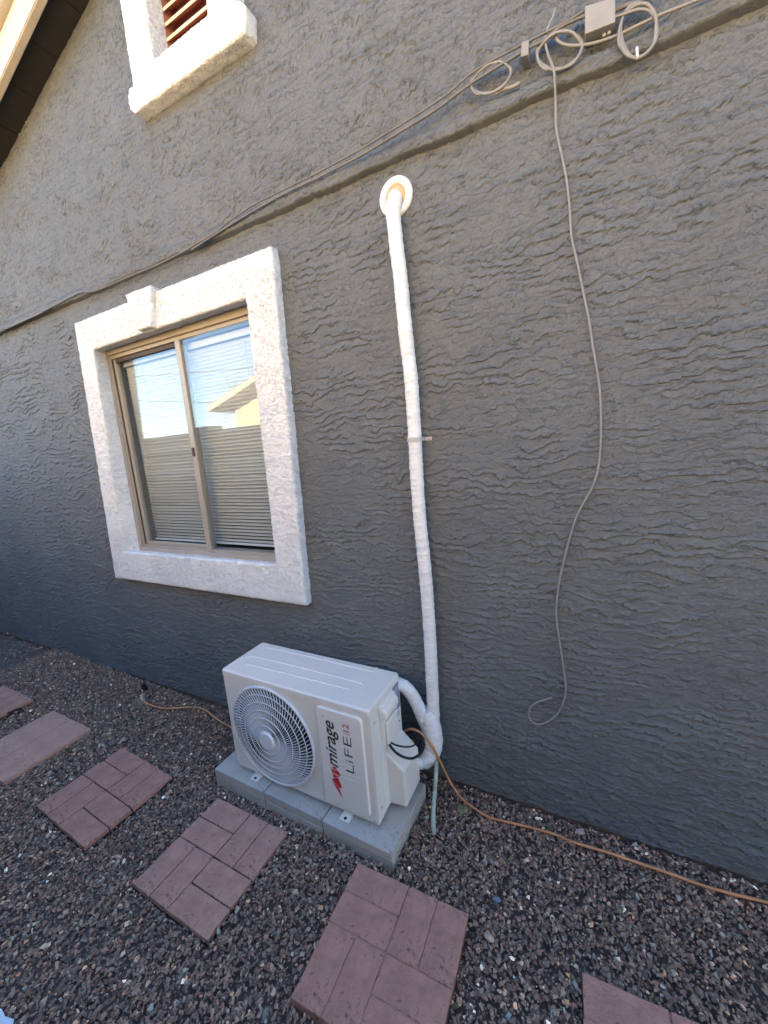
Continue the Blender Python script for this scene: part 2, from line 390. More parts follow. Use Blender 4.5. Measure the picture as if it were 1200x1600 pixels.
# ---- displaced trim
def relief(p, amp=.0035):
    x, y, z = p
    q = Vector((x*26, y*26, z*34))
    f = mn.fractal(q, .9, 2.0, 4)
    s = (mn.fractal(Vector((x*9, y*9, z*13+4)), .8, 2, 2))*3.2+f*1.3
    s = s-math.floor(s)
    s = s/.82 if s < .82 else (1-s)/.18
    return amp*(s*.9+f*.35)+ .002*mn.noise(Vector((x*5, y*5, z*5)))
def ring_trim(name, outer, inner, depth, back, m, parent, res=.0065, wallouter=None, amp=.0036):
    """frame swept round an opening: outer, inner = corner lists (x, z); front at y=-depth, inner reveal runs to y=back (inner corners there = back_in)"""
    back_in = back[1]; yb = back[0]
    wo_ = wallouter or outer
    vs = []; rows = 0
    ns1 = max(3, int(depth/res)); ns2 = 24; ns3 = max(4, int((depth+yb)/res))
    T = []
    for k in range(len(outer)):
        a, b2 = Vector(outer[k]), Vector(outer[(k+1) % len(outer)])
        nseg = max(2, int((b2-a).length/res))
        for s in range(nseg): T.append((k, s/nseg))
    N = len(outer)
    def lerp(L, k, t): return Vector(L[k]).lerp(Vector(L[(k+1) % N]), t)
    for (k, t) in T:
        po = lerp(outer, k, t); pi = lerp(inner, k, t); pb = lerp(back_in, k, t); pw = lerp(wo_, k, t)
        line = []
        for j in range(ns1): line.append((Vector((pw.x, .004, pw.y)).lerp(Vector((po.x, -depth, po.y)), j/ns1)))
        for j in range(ns2): line.append(Vector((po.x, -depth, po.y)).lerp(Vector((pi.x, -depth, pi.y)), j/ns2))
        for j in range(ns3+1): line.append(Vector((pi.x, -depth, pi.y)).lerp(Vector((pb.x, yb, pb.y)), j/ns3))
        # round the two arrises
        out = list(line)
        for it in range(2):
            sm_ = list(out)
            for j in range(1, len(out)-1):
                if abs(j-ns1) <= 2 or abs(j-ns1-ns2) <= 2: sm_[j] = (out[j-1]+out[j]*2+out[j+1])/4
            out = sm_
        vs.append(out)
    R_ = len(vs); Q = len(vs[0]); fs = []
    for i in range(R_):
        j = (i+1) % R_
        for q in range(Q-1): fs.append((i*Q+q, j*Q+q, j*Q+q+1, i*Q+q+1))
    me = bpy.data.meshes.new(name); me.from_pydata([tuple(v) for r in vs for v in r], [], fs); me.update()
    flip = me.polygons[ns1*1+4+0].normal.y > 0
    if flip: me.flip_normals()
    nor = [Vector(v.normal) for v in me.vertices]
    for i, v in enumerate(me.vertices): v.co = v.co + nor[i]*relief(v.co, amp)
    me.polygons.foreach_set('use_smooth', [True]*len(me.polygons))
    return link(name, me, m, parent)
def rough_block(name, a, b2, m, parent, cuts=18, amp=.0036, bev=.006, res=.008):
    bm = bmesh.new()
    va = [bm.verts.new(p) for p in a]; vb = [bm.verts.new(p) for p in b2]
    bm.faces.new(va); bm.faces.new(vb[::-1]); nn = len(a)
    for i in range(nn): bm.faces.new([va[i], va[(i+1) % nn], vb[(i+1) % nn], vb[i]][::-1])
    bmesh.ops.bevel(bm, geom=list(bm.edges), offset=bev, segments=2, affect='EDGES', profile=.6)
    for _ in range(8):
        es = [e for e in bm.edges if e.calc_length() > res*1.6]
        if not es: break
        bmesh.ops.subdivide_edges(bm, edges=es, cuts=1, use_grid_fill=True)
    bmesh.ops.triangulate(bm, faces=[f for f in bm.faces if len(f.verts) > 4])
    bmesh.ops.recalc_face_normals(bm, faces=bm.faces); bm.normal_update()
    dn = [(v, v.normal.copy()*relief(v.co, amp)) for v in bm.verts]
    for v, d in dn: v.co += d
    return frombm(name, bm, m, parent, True)

win = None
FO = [(-2.635, 2.262), (-1.36, 2.275), (-1.385, .985), (-2.66, .985)]        # opening at the frame
trim = ring_trim('window_trim',
    [(-2.755, 2.428), (-1.190, 2.434), (-1.226, .800), (-2.862, .800)],
    [(-2.612, 2.250), (-1.366, 2.262), (-1.388, 1.004), (-2.705, .998)],
    .05, (.03, FO), M_TRIM, house, res=.0075)
K = [W(205, 458, .078), W(242, 444, .078), W(238, 505, .078), W(219, 513, .078)]
K = [Vector((-2.172, -.080, 2.448)), Vector((-1.962, -.080, 2.448)), Vector((-2.010, -.080, 2.262)), Vector((-2.118, -.080, 2.262))]
rough_block('keystone', K, [Vector((p.x, -.03, p.z)) for p in K], M_TRIM, house)

# ---- sliding window
def wbar(name, x0, x1, z0, z1, y0, y1, m, parent, bev=.0015): return box(name, (x0, y0, z0), (x1, y1, z1), m, parent, bev)
wf = link('window', bpy.data.meshes.new('window'), None, house)
me = wf.data
bm = bmesh.new()
for (x0, x1, z0, z1) in ((-2.70, -1.34, 2.232, 2.30), (-2.70, -1.34, .96, 1.012), (-2.70, -2.632, 1.012, 2.232), (-1.40, -1.34, 1.012, 2.232)):
    bm_box(bm, (x0, .031, z0), (x1, .10, z1), .0015)
# second, inner step of the frame (tracks)
bm_box(bm, (-2.632, .047, 2.212), (-1.40, .10, 2.232), .001); bm_box(bm, (-2.632, .047, 1.012), (-1.40, .10, 1.026), .001)
bm_box(bm, (-2.632, .047, 1.026), (-2.622, .10, 2.212), .001)
bmesh.ops.recalc_face_normals(bm, faces=bm.faces); bm.to_mesh(me); bm.free(); me.materials.append(M_FRAME)
wbar('sill_seal', -2.66, -1.38, .955, .9585, .012, .03, M_FRAMED, wf, 0)
wbar('frame_seal', -2.6215, -2.6165, 1.027, 2.21, .052, .07, M_FRAMED, wf, 0)
wbar('meeting_stile', -2.005, -1.966, 1.0265, 2.2115, .040, .0565, M_FRAME, wf)
wbar('sash_stile', -2.6161, -2.594, 1.027, 2.211, .058, .082, M_FRAME, wf)
wbar('sash_rail', -2.593, -1.968, 2.188, 2.211, .058, .082, M_FRAMED, wf)
wbar('sash_rail', -2.593, -1.968, 1.027, 1.047, .058, .082, M_FRAME, wf)
wbar('sash_stile', -1.990, -1.964, 1.048, 2.187, .058, .082, M_FRAME, wf)
wbar('sliding_pane', -2.594, -1.990, 1.047, 2.188, .068, .072, M_GLASS, wf, 0)
wbar('fixed_pane', -1.966, -1.399, 1.0255, 2.2125, .050, .054, M_GLASS, wf, 0)
box('latch', (-1.992, .032, 1.58), (-1.978, .041, 1.63), M_FRAMED, wf, .001)
# the room behind
bm = bmesh.new()
rx0, rx1, ry0, ry1, rz0, rz1 = -3.4, -.9, .101, 2.4, .4, 2.5
vv = [bm.verts.new((x, y, z)) for x in (rx0, rx1) for y in (ry0, ry1) for z in (rz0, rz1)]
for f in ((1, 3, 7, 5), (0, 4, 6, 2), (0, 2, 3, 1), (4, 5, 7, 6), (2, 6, 7, 3)): bm.faces.new([vv[i] for i in f])
frombm('room_lining', bm, M_ROOM, house)
box('window_stool', (-2.72, .101, .955), (-1.33, .19, 1.0), M_BLIND, house, .002)
bm = bmesh.new()
for (x0, x1, z0, z1) in ((rx0, -2.72, rz0, rz1), (-1.33, rx1, rz0, rz1), (-2.72, -1.33, rz0, .953), (-2.72, -1.33, 2.302, rz1)):
    bm_box(bm, (x0, .085, z0), (x1, .10, z1))
frombm('room_front_lining', bm, M_ROOM, house)

# ---- blind
blind = thing('window_blind', 'closed off-white slatted blind hanging behind the sliding window panes', 'blind', (-2.0, .12, 2.2))
slat_me = None
bw0, bw1 = -2.598, -1.375
nsl = 55; pitch = (2.165-1.062)/nsl
bm = bmesh.new(); seg = 4; wd = .0216
for side in (0, 1):
    for i in range(seg+1):
        u = (i/seg-.5)*wd; v_ = .0022*(1-(2*i/seg-1)**2)
        for x in (bw0, bw1): bm.verts.new((x-(-2.0), v_+side*.0006, u))
bm.verts.ensure_lookup_table()
for side in (0, 1):
    for i in range(seg):
        a = side*(seg+1)*2+i*2
        bm.faces.new([bm.verts[q] for q in ((a, a+1, a+3, a+2) if side == 0 else (a, a+2, a+3, a+1))])
slat_me = bpy.data.meshes.new('slat'); bm.to_mesh(slat_me); bm.free(); slat_me.materials.append(M_BLIND)
for i in range(nsl):
    s = bpy.data.objects.new('slat', slat_me); C.objects.link(s); s.parent = blind
    s.location = (random.uniform(-.001, .001), random.uniform(-.0008, .0008), 2.165-.012-i*pitch-2.2)
    s.rotation_euler = (math.radians(30+random.uniform(-2.5, 2.5)), random.uniform(-.0012, .0012), 0)
box('head_rail', (bw0, .105, 2.17), (bw1, .135, 2.205), M_BLIND, blind, .002)
box('bottom_rail', (bw0, .112, 1.044), (bw1, .128, 1.056), M_BLIND, blind, .002)
for x in (-2.42, -2.0, -1.56):
    tube('ladder_cord', [Vector((x, .1075, 2.17)), Vector((x, .1075, 1.05))], .0009, M_BLIND, blind, 5)

# ---- attic vent
vent_o = [(-1.885, 3.86), (-1.225, 3.86), (-1.225, 3.262), (-1.885, 3.262)]
vent_i = [(-1.725, 3.70), (-1.372, 3.70), (-1.372, 3.33), (-1.728, 3.33)]
ring_trim('vent_trim', vent_o, vent_i, .055, (.035, [(-1.725, 3.70), (-1.372, 3.70), (-1.372, 3.345), (-1.728, 3.345)]), M_TRIM, house, res=.008)
sill = [Vector((-1.905, -.064, 3.262)), Vector((-1.180, -.064, 3.262)), Vector((-1.180, -.064, 3.20)), Vector((-1.905, -.064, 3.20))]
cut = [Vector((-1.905, -.064, 3.285)), Vector((-1.196, -.064, 3.285)), Vector((-1.172, -.064, 3.262)), Vector((-1.182, -.064, 3.190)), Vector((-1.200, -.064, 3.180)), Vector((-1.895, -.064, 3.186)), Vector((-1.918, -.064, 3.21)), Vector((-1.922, -.064, 3.262))]
rough_block('vent_sill', cut, [Vector((p.x, .003, p.z)) for p in cut], M_TRIM, house, res=.009)
vent = link('attic_vent', bpy.data.meshes.new('attic_vent'), M_LOUVRE, house)
bm = bmesh.new()
for (x0, x1, z0, z1) in ((-1.75, -1.728, 3.33, 3.74), (-1.374, -1.35, 3.33, 3.74), (-1.728, -1.374, 3.33, 3.352), (-1.728, -1.374, 3.70, 3.74)):
    bm_box(bm, (x0, .036, z0), (x1, .09, z1), .001)
bm_box(bm, (-1.75, .095, 3.33), (-1.35, .10, 3.74))
bmesh.ops.recalc_face_normals(bm, faces=bm.faces); bm.to_mesh(vent.data); bm.free()
for i in range(6):
    z0 = 3.352+i*.0575
    a = [(-1.727, .040, z0+.004), (-1.375, .040, z0+.004), (-1.375, .092, z0+.046), (-1.727, .092, z0+.046)]
    bq = [(x, y, z+.006) for x, y, z in a]
    l = hexa('louvre', a, bq, M_LOUVRE, vent)
    box('louvre_edge', (-1.727, .0365, z0-.001), (-1.375, .0395, z0+.012), M_LOUVREC, vent, .0005)

# ---- roof, fascia, soffit
def roofp(x): return 3.99-.295*abs(x+1.55)
roof = thing('_tmp', '', '') ; bpy.data.objects.remove(roof)
bm = bmesh.new()
def slab(bm, x0, x1, y0, y1, dz0, dz1, f=roofp):
    P = [(x0, y0), (x1, y0), (x1, y1), (x0, y1)]
    a = [bm.verts.new((x, y, f(x)+dz0)) for x, y in P]; b2 = [bm.verts.new((x, y, f(x)+dz1)) for x, y in P]
    bm.faces.new(a[::-1]); bm.faces.new(b2)
    for i in range(4): bm.faces.new([a[i], a[(i+1) % 4], b2[(i+1) % 4], b2[i]])
slab(bm, -6.75, -1.55, -.135, 10.2, .075, .21); slab(bm, -1.55, 3.65, -.135, 10.2, .075, .21)
roof = frombm('roof', bm, M_TILE, house)
k = 0
x = -6.7
while x < 3.5:
    x1 = x+.262
    if x < -1.55 < x1: x1 = -1.55
    bm = bmesh.new(); slab(bm, x+.003, x1-.003, -.134, .0, .0, .07)
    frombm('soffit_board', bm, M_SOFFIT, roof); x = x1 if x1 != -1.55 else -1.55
    if x1 == -1.55: x = -1.55
for (x0, x1) in ((-6.8, -1.5505), (-1.5495, 3.7)):
    bm = bmesh.new(); slab(bm, x0, x1, -.172, -.1355, -.028, .115); bmesh.ops.bevel(bm, geom=list(bm.edges), offset=.004, segments=2, affect='EDGES')
    frombm('fascia_board', bm, M_FASCIA, roof)
    bm = bmesh.new(); slab(bm, x0, x1, -.205, -.1355, .118, .17); bmesh.ops.bevel(bm, geom=list(bm.edges), offset=.004, segments=2, affect='EDGES')
    frombm('drip_trim', bm, M_FASCIA, roof)
# rake tiles along the edge
x = -6.8
while x < 3.6:
    bm = bmesh.new(); x1 = min(x+.33, -1.552) if x < -1.55 else x+.33
    slab(bm, x, x1-.004, -.235, .05, .172+random.uniform(0, .006), .215); bmesh.ops.bevel(bm, geom=list(bm.edges), offset=.006, segments=2, affect='EDGES')
    frombm('rake_tile', bm, M_TILE, roof)
    x = x1 if x1 != -1.552 else -1.548

# ================================================================== NEIGHBOURS (seen in the glass), plus an added unseen light blocker
fence = thing('block_fence', 'grey concrete block garden wall reflected in the window panes', 'wall', (-5, -2.55, 0))
box('wall_face', (-60, -2.7, -.1), (30, -2.5, 1.89), M_BLOCK, fence, 0)
box('wall_cap', (-60, -2.72, 1.892), (30, -2.48, 1.95), M_BLOCK, fence, .006)
for x in (-10.3, -5.05, -.2, 4.9):
    box('pier', (x-.2, -2.715, -.1), (x+.2, -2.47, 2.02), M_BLOCK, fence, .006)
blocker = thing('shade_blocker', 'brown board gate added out of view to darken the left of the wall', 'blocker', (-7.6, -1.25, 0))  # added unseen board screen, cuts the light from the open left end
M_BOARD = mat('brown_board', (.10, .07, .05), .85, var=.25, scale=6, stretch=(1, 4, .4))
for k in range(12):
    box('board', (-7.62, -2.46+k*.2, .04), (-7.598, -2.267+k*.2, 1.88), M_BOARD, blocker, .002)
for z in (.35, 1.5): box('rail', (-7.66, -2.46, z), (-7.622, -.06, z+.09), M_BOARD, blocker, .002)
def gable_house(name, label, x0, x1, y0, depth, hw, slope, ov, m, mroof, wins=()):
    t = thing(name, label, 'house', ((x0+x1)/2, y0, 0)); xc = (x0+x1)/2; ap = hw+slope*(x1-xc)
    bm = bmesh.new(); pr = [(x0, -.2), (x1, -.2), (x1, hw), (xc, ap), (x0, hw)]
    A = [bm.verts.new((x, y0, z)) for x, z in pr]; B = [bm.verts.new((x, y0-depth, z)) for x, z in pr]
    bm.faces.new(A); bm.faces.new(B[::-1])
    for i in range(5): bm.faces.new([A[i], A[(i+1) % 5], B[(i+1) % 5], B[i]])
    frombm('wall', bm, m, t)
    f = lambda x: ap-slope*abs(x-xc)
    bm = bmesh.new()
    slab(bm, x0-ov, xc, y0-depth-ov, y0+ov, .02, .16, f); slab(bm, xc, x1+ov, y0-depth-ov, y0+ov, .02, .16, f)
    r = frombm('roof', bm, mroof, t)
    for a_, b_ in ((x0-ov, xc), (xc, x1+ov)):
        bm = bmesh.new(); slab(bm, a_-.02, b_, y0+ov+.002, y0+ov+.04, .02, .12, f); frombm('fascia', bm, M_FASCIA, r)
    return t
gable_house('neighbour_house', 'sunlit tan gabled house reflected in the right window pane', -6.42, 3.9, -4.5, 9, 2.56, .315, .34, M_TAN, M_TILE)
gable_house('far_house', 'low pale yellow house reflected above the fence in the left pane', -27, -14.6, -13, 8, 2.4, .02, .4, M_TAN, M_TILE)
# tree behind the fence
tree = thing('shade_tree', 'leafy green tree behind the tan house reflected in the window', 'tree', (-12.0, -12.0, 0))
tube('trunk', spline([(-12.0, -12, -.1), (-12.1, -12, 1.5), (-11.95, -12, 3.0)], 5), .14, M_BARK, tree)
for dx, dy in ((.9, .3), (-.8, -.2), (.2, .7), (-.2, -.8)):
    tube('limb', spline([(-12.0, -12, 2.2), (-12+dx*.5, -12+dy*.5, 3.1), (-12+dx, -12+dy, 4.0)], 4), .05, M_BARK, tree, 6)
vs = []; fs = []
for kk in range(60):
    c = Vector((random.gauss(-12.0, .95), random.gauss(-12, .9), random.gauss(3.7, .5)))
    for q in range(55):
        p = c+Vector((random.gauss(0, .24), random.gauss(0, .24), random.gauss(0, .17)))
        u = Vector((random.gauss(0, 1), random.gauss(0, 1), random.gauss(0, 1))).normalized(); v = u.orthogonal().normalized(); l = random.uniform(.04, .08)
        i = len(vs); vs += [p-u*l, p+v*l*.45, p+u*l, p-v*l*.45]; fs.append((i, i+1, i+2, i+3))
mesh('crown', vs, fs, M_LEAFT, tree)
for k, (z0, z1, y, lb) in enumerate(((4.35, 3.75, -10, 'lower power line crossing the sky reflected in the window'), (5.4, 4.95, -10, 'upper power line crossing the sky reflected in the window'))):
    pts = [Vector((-40+i*2, y, z0+(z1-z0)*((-40+i*2+18.6)/4.8)*.6+.0*i)) for i in range(0, 26)]
    pts = [Vector((x, y, z1+.04+(z0-z1)*(x+13.8)/(-4.8)+.0009*(x+13)**2)) for x in np.linspace(-45, 15, 30)]
    tag(tube('power_line', pts, .014, M_BLACK, None, 5), lb, 'power line')

# ================================================================== CONCRETE BLOCKS UNDER THE UNIT
PX, PY, PA, PW, PD, PZ = -.6155, -.4495, -.0267, .9849, .3337, .0616
def padpt(u, v, z):
    c, s = math.cos(PA), math.sin(PA); return Vector((PX+u*c-v*s, PY+u*s+v*c, z))
names = ['left', 'middle', 'right']
for layer, (z0, z1) in enumerate(((-.03, .0195), (.021, PZ))):
    for i in range(3):
        a0, a1 = -PW+i*PW/3, -PW+(i+1)*PW/3
        pos = ['end furthest left, under the fan', 'middle of the row', 'end nearest the clear hose'][i]
        lab = ('upper' if layer else 'lower') + ' grey concrete block under the outdoor unit, ' + pos
        b0 = thing('concrete_block', lab, 'block', padpt((a0+a1)/2, PD/2, z0), PA+random.uniform(-.004, .004), 'concrete blocks under the outdoor unit')
        bm = bmesh.new(); hw = PW/6-.0027; dd = PD/2-(.0 if layer else .002)+random.uniform(-.0015, .0015)
        bm_box(bm, (-hw, -dd, 0), (hw, dd, z1-z0), .0025, 2)
        bmesh.ops.subdivide_edges(bm, edges=[e for e in bm.edges if e.calc_length() > .05], cuts=3, use_grid_fill=True)
        for v in bm.verts: v.co += Vector((mn.noise(v.co*30+Vector((i*7, 0, layer))), mn.noise(v.co*30+Vector((3, i*7, layer))), mn.noise(v.co*28)*.6))*.0011
        me = bpy.data.meshes.new('block'); bmesh.ops.recalc_face_normals(bm, faces=bm.faces); bm.to_mesh(me); bm.free()
        ob = link('block_body', me, M_CONC2 if (i+layer) % 2 else M_CONC, b0, False)

# ================================================================== OUTDOOR UNIT
AX, AY, AA, AW, AD, AH, AZ = -.7036, -.3854, -.0135, .7891, .262, .508, .085
unit = thing('outdoor_unit', 'cream outdoor air conditioner unit with round fan grille on concrete blocks', 'air conditioner', (AX, AY, 0), AA)
# local axes: u right (0 = right corner, -AW = left), v depth (0 = front), z up
zt = AZ+AH; lid = .030
def U(name, bm, m, smooth=False, parent=unit): return frombm(name, bm, m, parent, smooth, False)
GC = (-.518, .326); GR = .236
def plate_prism(name, outline, axis, d0, d1, bev, m, parent, n=3):
    """outline: 2-D loop; prism from depth d0 (hidden) to d1 (visible) with a rounded front arris"""
    k = len(outline); cx = sum(p[0] for p in outline)/k; cy = sum(p[1] for p in outline)/k
    nor = []
    for i in range(k):
        a, b4 = outline[i-1], outline[(i+1) % k]; tx, ty = b4[0]-a[0], b4[1]-a[1]; l = math.hypot(tx, ty); nor.append((ty/l, -tx/l))
    sg = 1 if d1 > d0 else -1; loops = [(0, d0)]
    for i in range(n+1): t = math.pi/2*i/n; loops.append((bev*(1-math.cos(t)), d1-sg*bev*(1-math.sin(t))))
    vs = []; fs = []
    for ins, d in loops:
        for p, q in zip(outline, nor):
            x, y = p[0]-q[0]*ins, p[1]-q[1]*ins
            vs.append((x, d, y) if axis == 'y' else (x, y, d))
    for r_ in range(len(loops)-1):
        for i in range(k): fs.append((r_*k+i, r_*k+(i+1) % k, r_*k+k+(i+1) % k, r_*k+k+i))
    fs.append(tuple(range((len(loops)-1)*k, len(loops)*k))); fs.append(tuple(range(k))[::-1])
    bm = bmesh.new(); V_ = [bm.verts.new(v) for v in vs]
    for f in fs: bm.faces.new([V_[i] for i in f])
    return frombm(name, bm, m, parent, False, False)
def rrect(x0, x1, y0, y1, r, n=5):
    out = []
    for cx, cy, a0 in ((x1-r, y1-r, 0), (x0+r, y1-r, 90), (x0+r, y0+r, 180), (x1-r, y0+r, 270)):
        for i in range(n+1): a = math.radians(a0+90*i/n); out.append((cx+r*math.cos(a), cy+r*math.sin(a)))
    return out
# front panel with a round hole
vs = []; fs = []; N = 96
x0, x1, z0, z1 = -AW+.006, -.006, AZ+.004, zt-lid
def edge_pt(a):
    dx, dz = math.cos(a), math.sin(a); ts = []
    if dx > 1e-9: ts.append((x1-GC[0])/dx)
    if dx < -1e-9: ts.append((x0-GC[0])/dx)
    if dz > 1e-9: ts.append((z1-GC[1])/dz)
    if dz < -1e-9: ts.append((z0-GC[1])/dz)
    t = min(ts); return GC[0]+dx*t, GC[1]+dz*t
angs = sorted(set([2*math.pi*i/N for i in range(N)] + [math.atan2(z-GC[1], x-GC[0]) % (2*math.pi) for x in (x0, x1) for z in (z0, z1)]))
for a in angs:
    ex, ez = edge_pt(a)
    rr = GR-.004
    vs += [(GC[0]+rr*math.cos(a), .03, GC[1]+rr*math.sin(a)), (GC[0]+rr*math.cos(a), 0, GC[1]+rr*math.sin(a)), (ex, 0, ez)]
n_ = len(angs)
for i in range(n_):
    j = (i+1) % n_
    fs += [(3*i, 3*i+1, 3*j+1, 3*j), (3*i+1, 3*i+2, 3*j+2, 3*j+1)]
mesh('front_panel', vs, fs[::1], M_AC, unit, False, False)
# casing: sides, back, bottom with rounded front edges
bm = bmesh.new()
def wrap(r=.006):
    P = []
    for a in range(0, 5): t = math.radians(90*a/4); P.append((-.006+r*math.sin(t), r-r*math.cos(t)))
    P += [(0, AD)]
    P2 = [(-AW, AD)]
    for a in range(0, 5): t = math.radians(90*a/4); P2.append((-AW+r-r*math.cos(t), r-r*math.sin(t)))
    return P+P2
P = wrap()
vb_ = [bm.verts.new((x, y, AZ)) for x, y in P]; vt_ = [bm.verts.new((x, y, zt-lid)) for x, y in P]
for i in range(len(P)-1): bm.faces.new([vb_[i], vb_[i+1], vt_[i+1], vt_[i]])
bm.faces.new(vb_); bm.faces.new(vt_)
for f in bm.faces: f.smooth = False
U('casing', bm, M_AC)
# step line on the side: a folded panel edge
box('side_seam', (-.0005, .058, AZ+.012), (.0016, .064, zt-lid-.004), M_AC, unit, .0005, world=False)
box('corner_post', (-.0004, .001, AZ), (.0026, .046, zt-lid-.001), M_AC, unit, .001, world=False)
# top cover with lip
top = plate_prism('top_cover', rrect(-AW-.004, .005, -.004, AD+.004, .016), 'z', zt-lid, zt, .009, M_AC, unit)
AM = Matrix.Translation((AX, AY, 0)) @ Matrix.Rotation(AA, 4, 'Z'); AMI = AM.inverted()
def T(px, py, dz=0.0): return AMI @ G(px, py, zt+dz)
def rib(pts, r=.008):
    path = spline([AMI @ (G(320+a/3, 980+b/3, zt-.0045)) for a, b in pts], 6)
    v, f = tube_vf(path, r, 8)
    mesh('pressed_rib', v, f, M_AC, top, True, False)
rib([(290, 97), (318, 103), (520, 147), (760, 205), (790, 207), (806, 195)])
rib([(130, 172), (165, 158), (215, 141), (255, 146), (480, 200), (720, 262), (738, 270)])
rib([(188, 176), (215, 180), (420, 229), (685, 296)])
rib([(728, 316), (752, 317), (772, 310), (815, 265), (868, 216)], .005)
# fan grille
gr = link('fan_grille', bpy.data.meshes.new('fan_grille'), M_ACG, unit, False)
def dome(r): return -.010-.026*(1-(r/GR)**2)
allv = []; allf = []
def add(vf):
    v, f = vf; n0 = len(allv); allv.extend(v); allf.extend(tuple(i+n0 for i in q) for q in f)
def ringpath(r, y, n=72): return [Vector((GC[0]+r*math.cos(2*math.pi*i/n), y, GC[1]+r*math.sin(2*math.pi*i/n))) for i in range(n)]
NS = 78
for i in range(NS):
    a0 = 2*math.pi*i/NS; path = []
    for k in range(7):
        r = .040+(GR-.044)*k/6; a = a0+.42*(k/6)**1.3
        path.append(Vector((GC[0]+r*math.cos(a), dome(r)+.0025, GC[1]+r*math.sin(a))))
    v = []; f = []
    for k, p in enumerate(path):          # flat-sided blades: narrow seen from the front, 7 mm deep
        q = path[min(k+1, 6)]-path[max(k-1, 0)]; nrm = Vector((-q.z, 0, q.x)).normalized()*(.00055+.0008*k/6)
        v += [p-nrm, p+nrm, p+nrm+Vector((0, .005, 0)), p-nrm+Vector((0, .005, 0))]
    for k in range(6):
        for l in range(4): f.append((k*4+l, k*4+(l+1) % 4, k*4+4+(l+1) % 4, k*4+4+l))
    add((v, f))
gr.data.from_pydata([tuple(v) for v in allv], [], allf); gr.data.update()
for r in (.070, .104, .138, .172, .205):
    tube('grille_ring', ringpath(r, dome(r)+.001), .0020, M_ACG, gr, 6, True, None, False)
tube('grille_rim', ringpath(GR-.001, -.006, 96), .0068, M_ACG, gr, 8, True, None, False)
bm = bmesh.new(); bmesh.ops.create_cone(bm, cap_ends=True, segments=48, radius1=.043, radius2=.039, depth=.010, matrix=Matrix.Translation((GC[0], dome(0)-.001, GC[1])) @ Matrix.Rotation(math.pi/2, 4, 'X'))
frombm('grille_hub', bm, M_ACG, gr, False, False)
# cavity, fan
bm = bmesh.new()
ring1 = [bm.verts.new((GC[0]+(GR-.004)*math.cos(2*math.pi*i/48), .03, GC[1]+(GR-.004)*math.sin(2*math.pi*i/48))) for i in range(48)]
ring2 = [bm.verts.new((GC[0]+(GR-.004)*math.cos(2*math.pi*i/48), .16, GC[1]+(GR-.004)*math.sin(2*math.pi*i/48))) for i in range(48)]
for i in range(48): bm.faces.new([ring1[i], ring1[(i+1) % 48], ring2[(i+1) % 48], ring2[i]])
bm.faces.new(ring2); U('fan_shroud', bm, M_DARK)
fan = link('fan', bpy.data.meshes.new('fan'), M_FAN, unit, False)
bm = bmesh.new()
bmesh.ops.create_cone(bm, cap_ends=True, segments=32, radius1=.055, radius2=.05, depth=.05, matrix=Matrix.Translation((GC[0], .075, GC[1])) @ Matrix.Rotation(math.pi/2, 4, 'X'))
for b3 in range(3):
    rows = []
    for i in range(7):
        r = .045+(GR-.065)*i/6; sp = .75+.25*i/6
        rows.append([bm.verts.new((GC[0]+r*math.cos(b3*2.094+t*sp+.15*i/6), .055+.05*t/1.2, GC[1]+r*math.sin(b3*2.094+t*sp+.15*i/6))) for t in (0, .35, .7, 1.05, 1.4)])
    for i in range(6):
        for k in range(4): bm.faces.new([rows[i][k], rows[i+1][k], rows[i+1][k+1], rows[i][k+1]])
bm.to_mesh(fan.data); bm.free()
# raised front plate
plate = plate_prism('front_plate', rrect(-.245, -.030, .112, .556, .022), 'y', .004, -.012, .0055, M_ACP, unit, 4)
for i, z in enumerate((.262, .285, .322, .345, .368)):
    box('plate_line', (-.215, -.0129, z), (-.062, -.0118, z+.0022), M_AC, plate, .0003, world=False)
# print on the plate, reading upwards
def text_mesh(name, s, size, u, z, m, shear=0.0, xs=1.0, off=0.0):
    cu = bpy.data.curves.new(name, 'FONT'); cu.body = s; cu.size = size; cu.shear = shear; cu.extrude = .0003; cu.offset = off
    cu.space_character = 1.0
    ob = bpy.data.objects.new('t', cu); C.objects.link(ob)
    me = bpy.data.meshes.new_from_object(ob.evaluated_get(bpy.context.evaluated_depsgraph_get()))
    bpy.data.objects.remove(ob)
    # text x -> +z, text y -> -u, thickness -> -v
    for v in me.vertices:
        tx, ty, tz = v.co; v.co = (u-ty, -.0124-tz-.0003, z+tx*xs)
    me.name = name; me.materials.clear(); me.materials.append(m)
    return link(name, me, m, plate, False)
def text_fit(name, s, size, u, zs, ze, m, shear=0.0, off=0.0):
    o = text_mesh(name, s, size, u, zs, m, shear, 1.0, off)
    z = [v.co.z for v in o.data.vertices]; mn_, mx_ = min(z), max(z)
    for v in o.data.vertices: v.co.z = zs+(v.co.z-mn_)*(ze-zs)/(mx_-mn_)
    return o
def FP(px, py):                      # measured point on the face of the plate, local (u, z)
    o3 = AMI @ Vector(CAM); d3 = AMI.to_3x3() @ Vector(ray(px, py)); t = (-.0124-o3.y)/d3.y; p = o3+d3*t
    return p.x, p.z
ub, zb0 = FP(500+166/6, 1020+1080/6); _, zb1 = FP(500+132/6, 1020+652/6)
text_fit('brand_print', 'mirage', .078, ub+.002, zb0, zb1, M_INK, .30, .0008)
ul, zl0 = FP(500+323/6, 1020+1137/6); _, zl1 = FP(500+300/6, 1020+808/6); q = (zl1-zl0)
for ch, a, b9, cs in (('L', 0, .24, .056), ('i', .30, .34, .052), ('F', .45, .66, .056), ('E', .76, 1.0, .056)):
    text_fit('model_print', ch, cs, ul, zl0+q*a, zl0+q*b9, M_INKG, 0, -.0006)
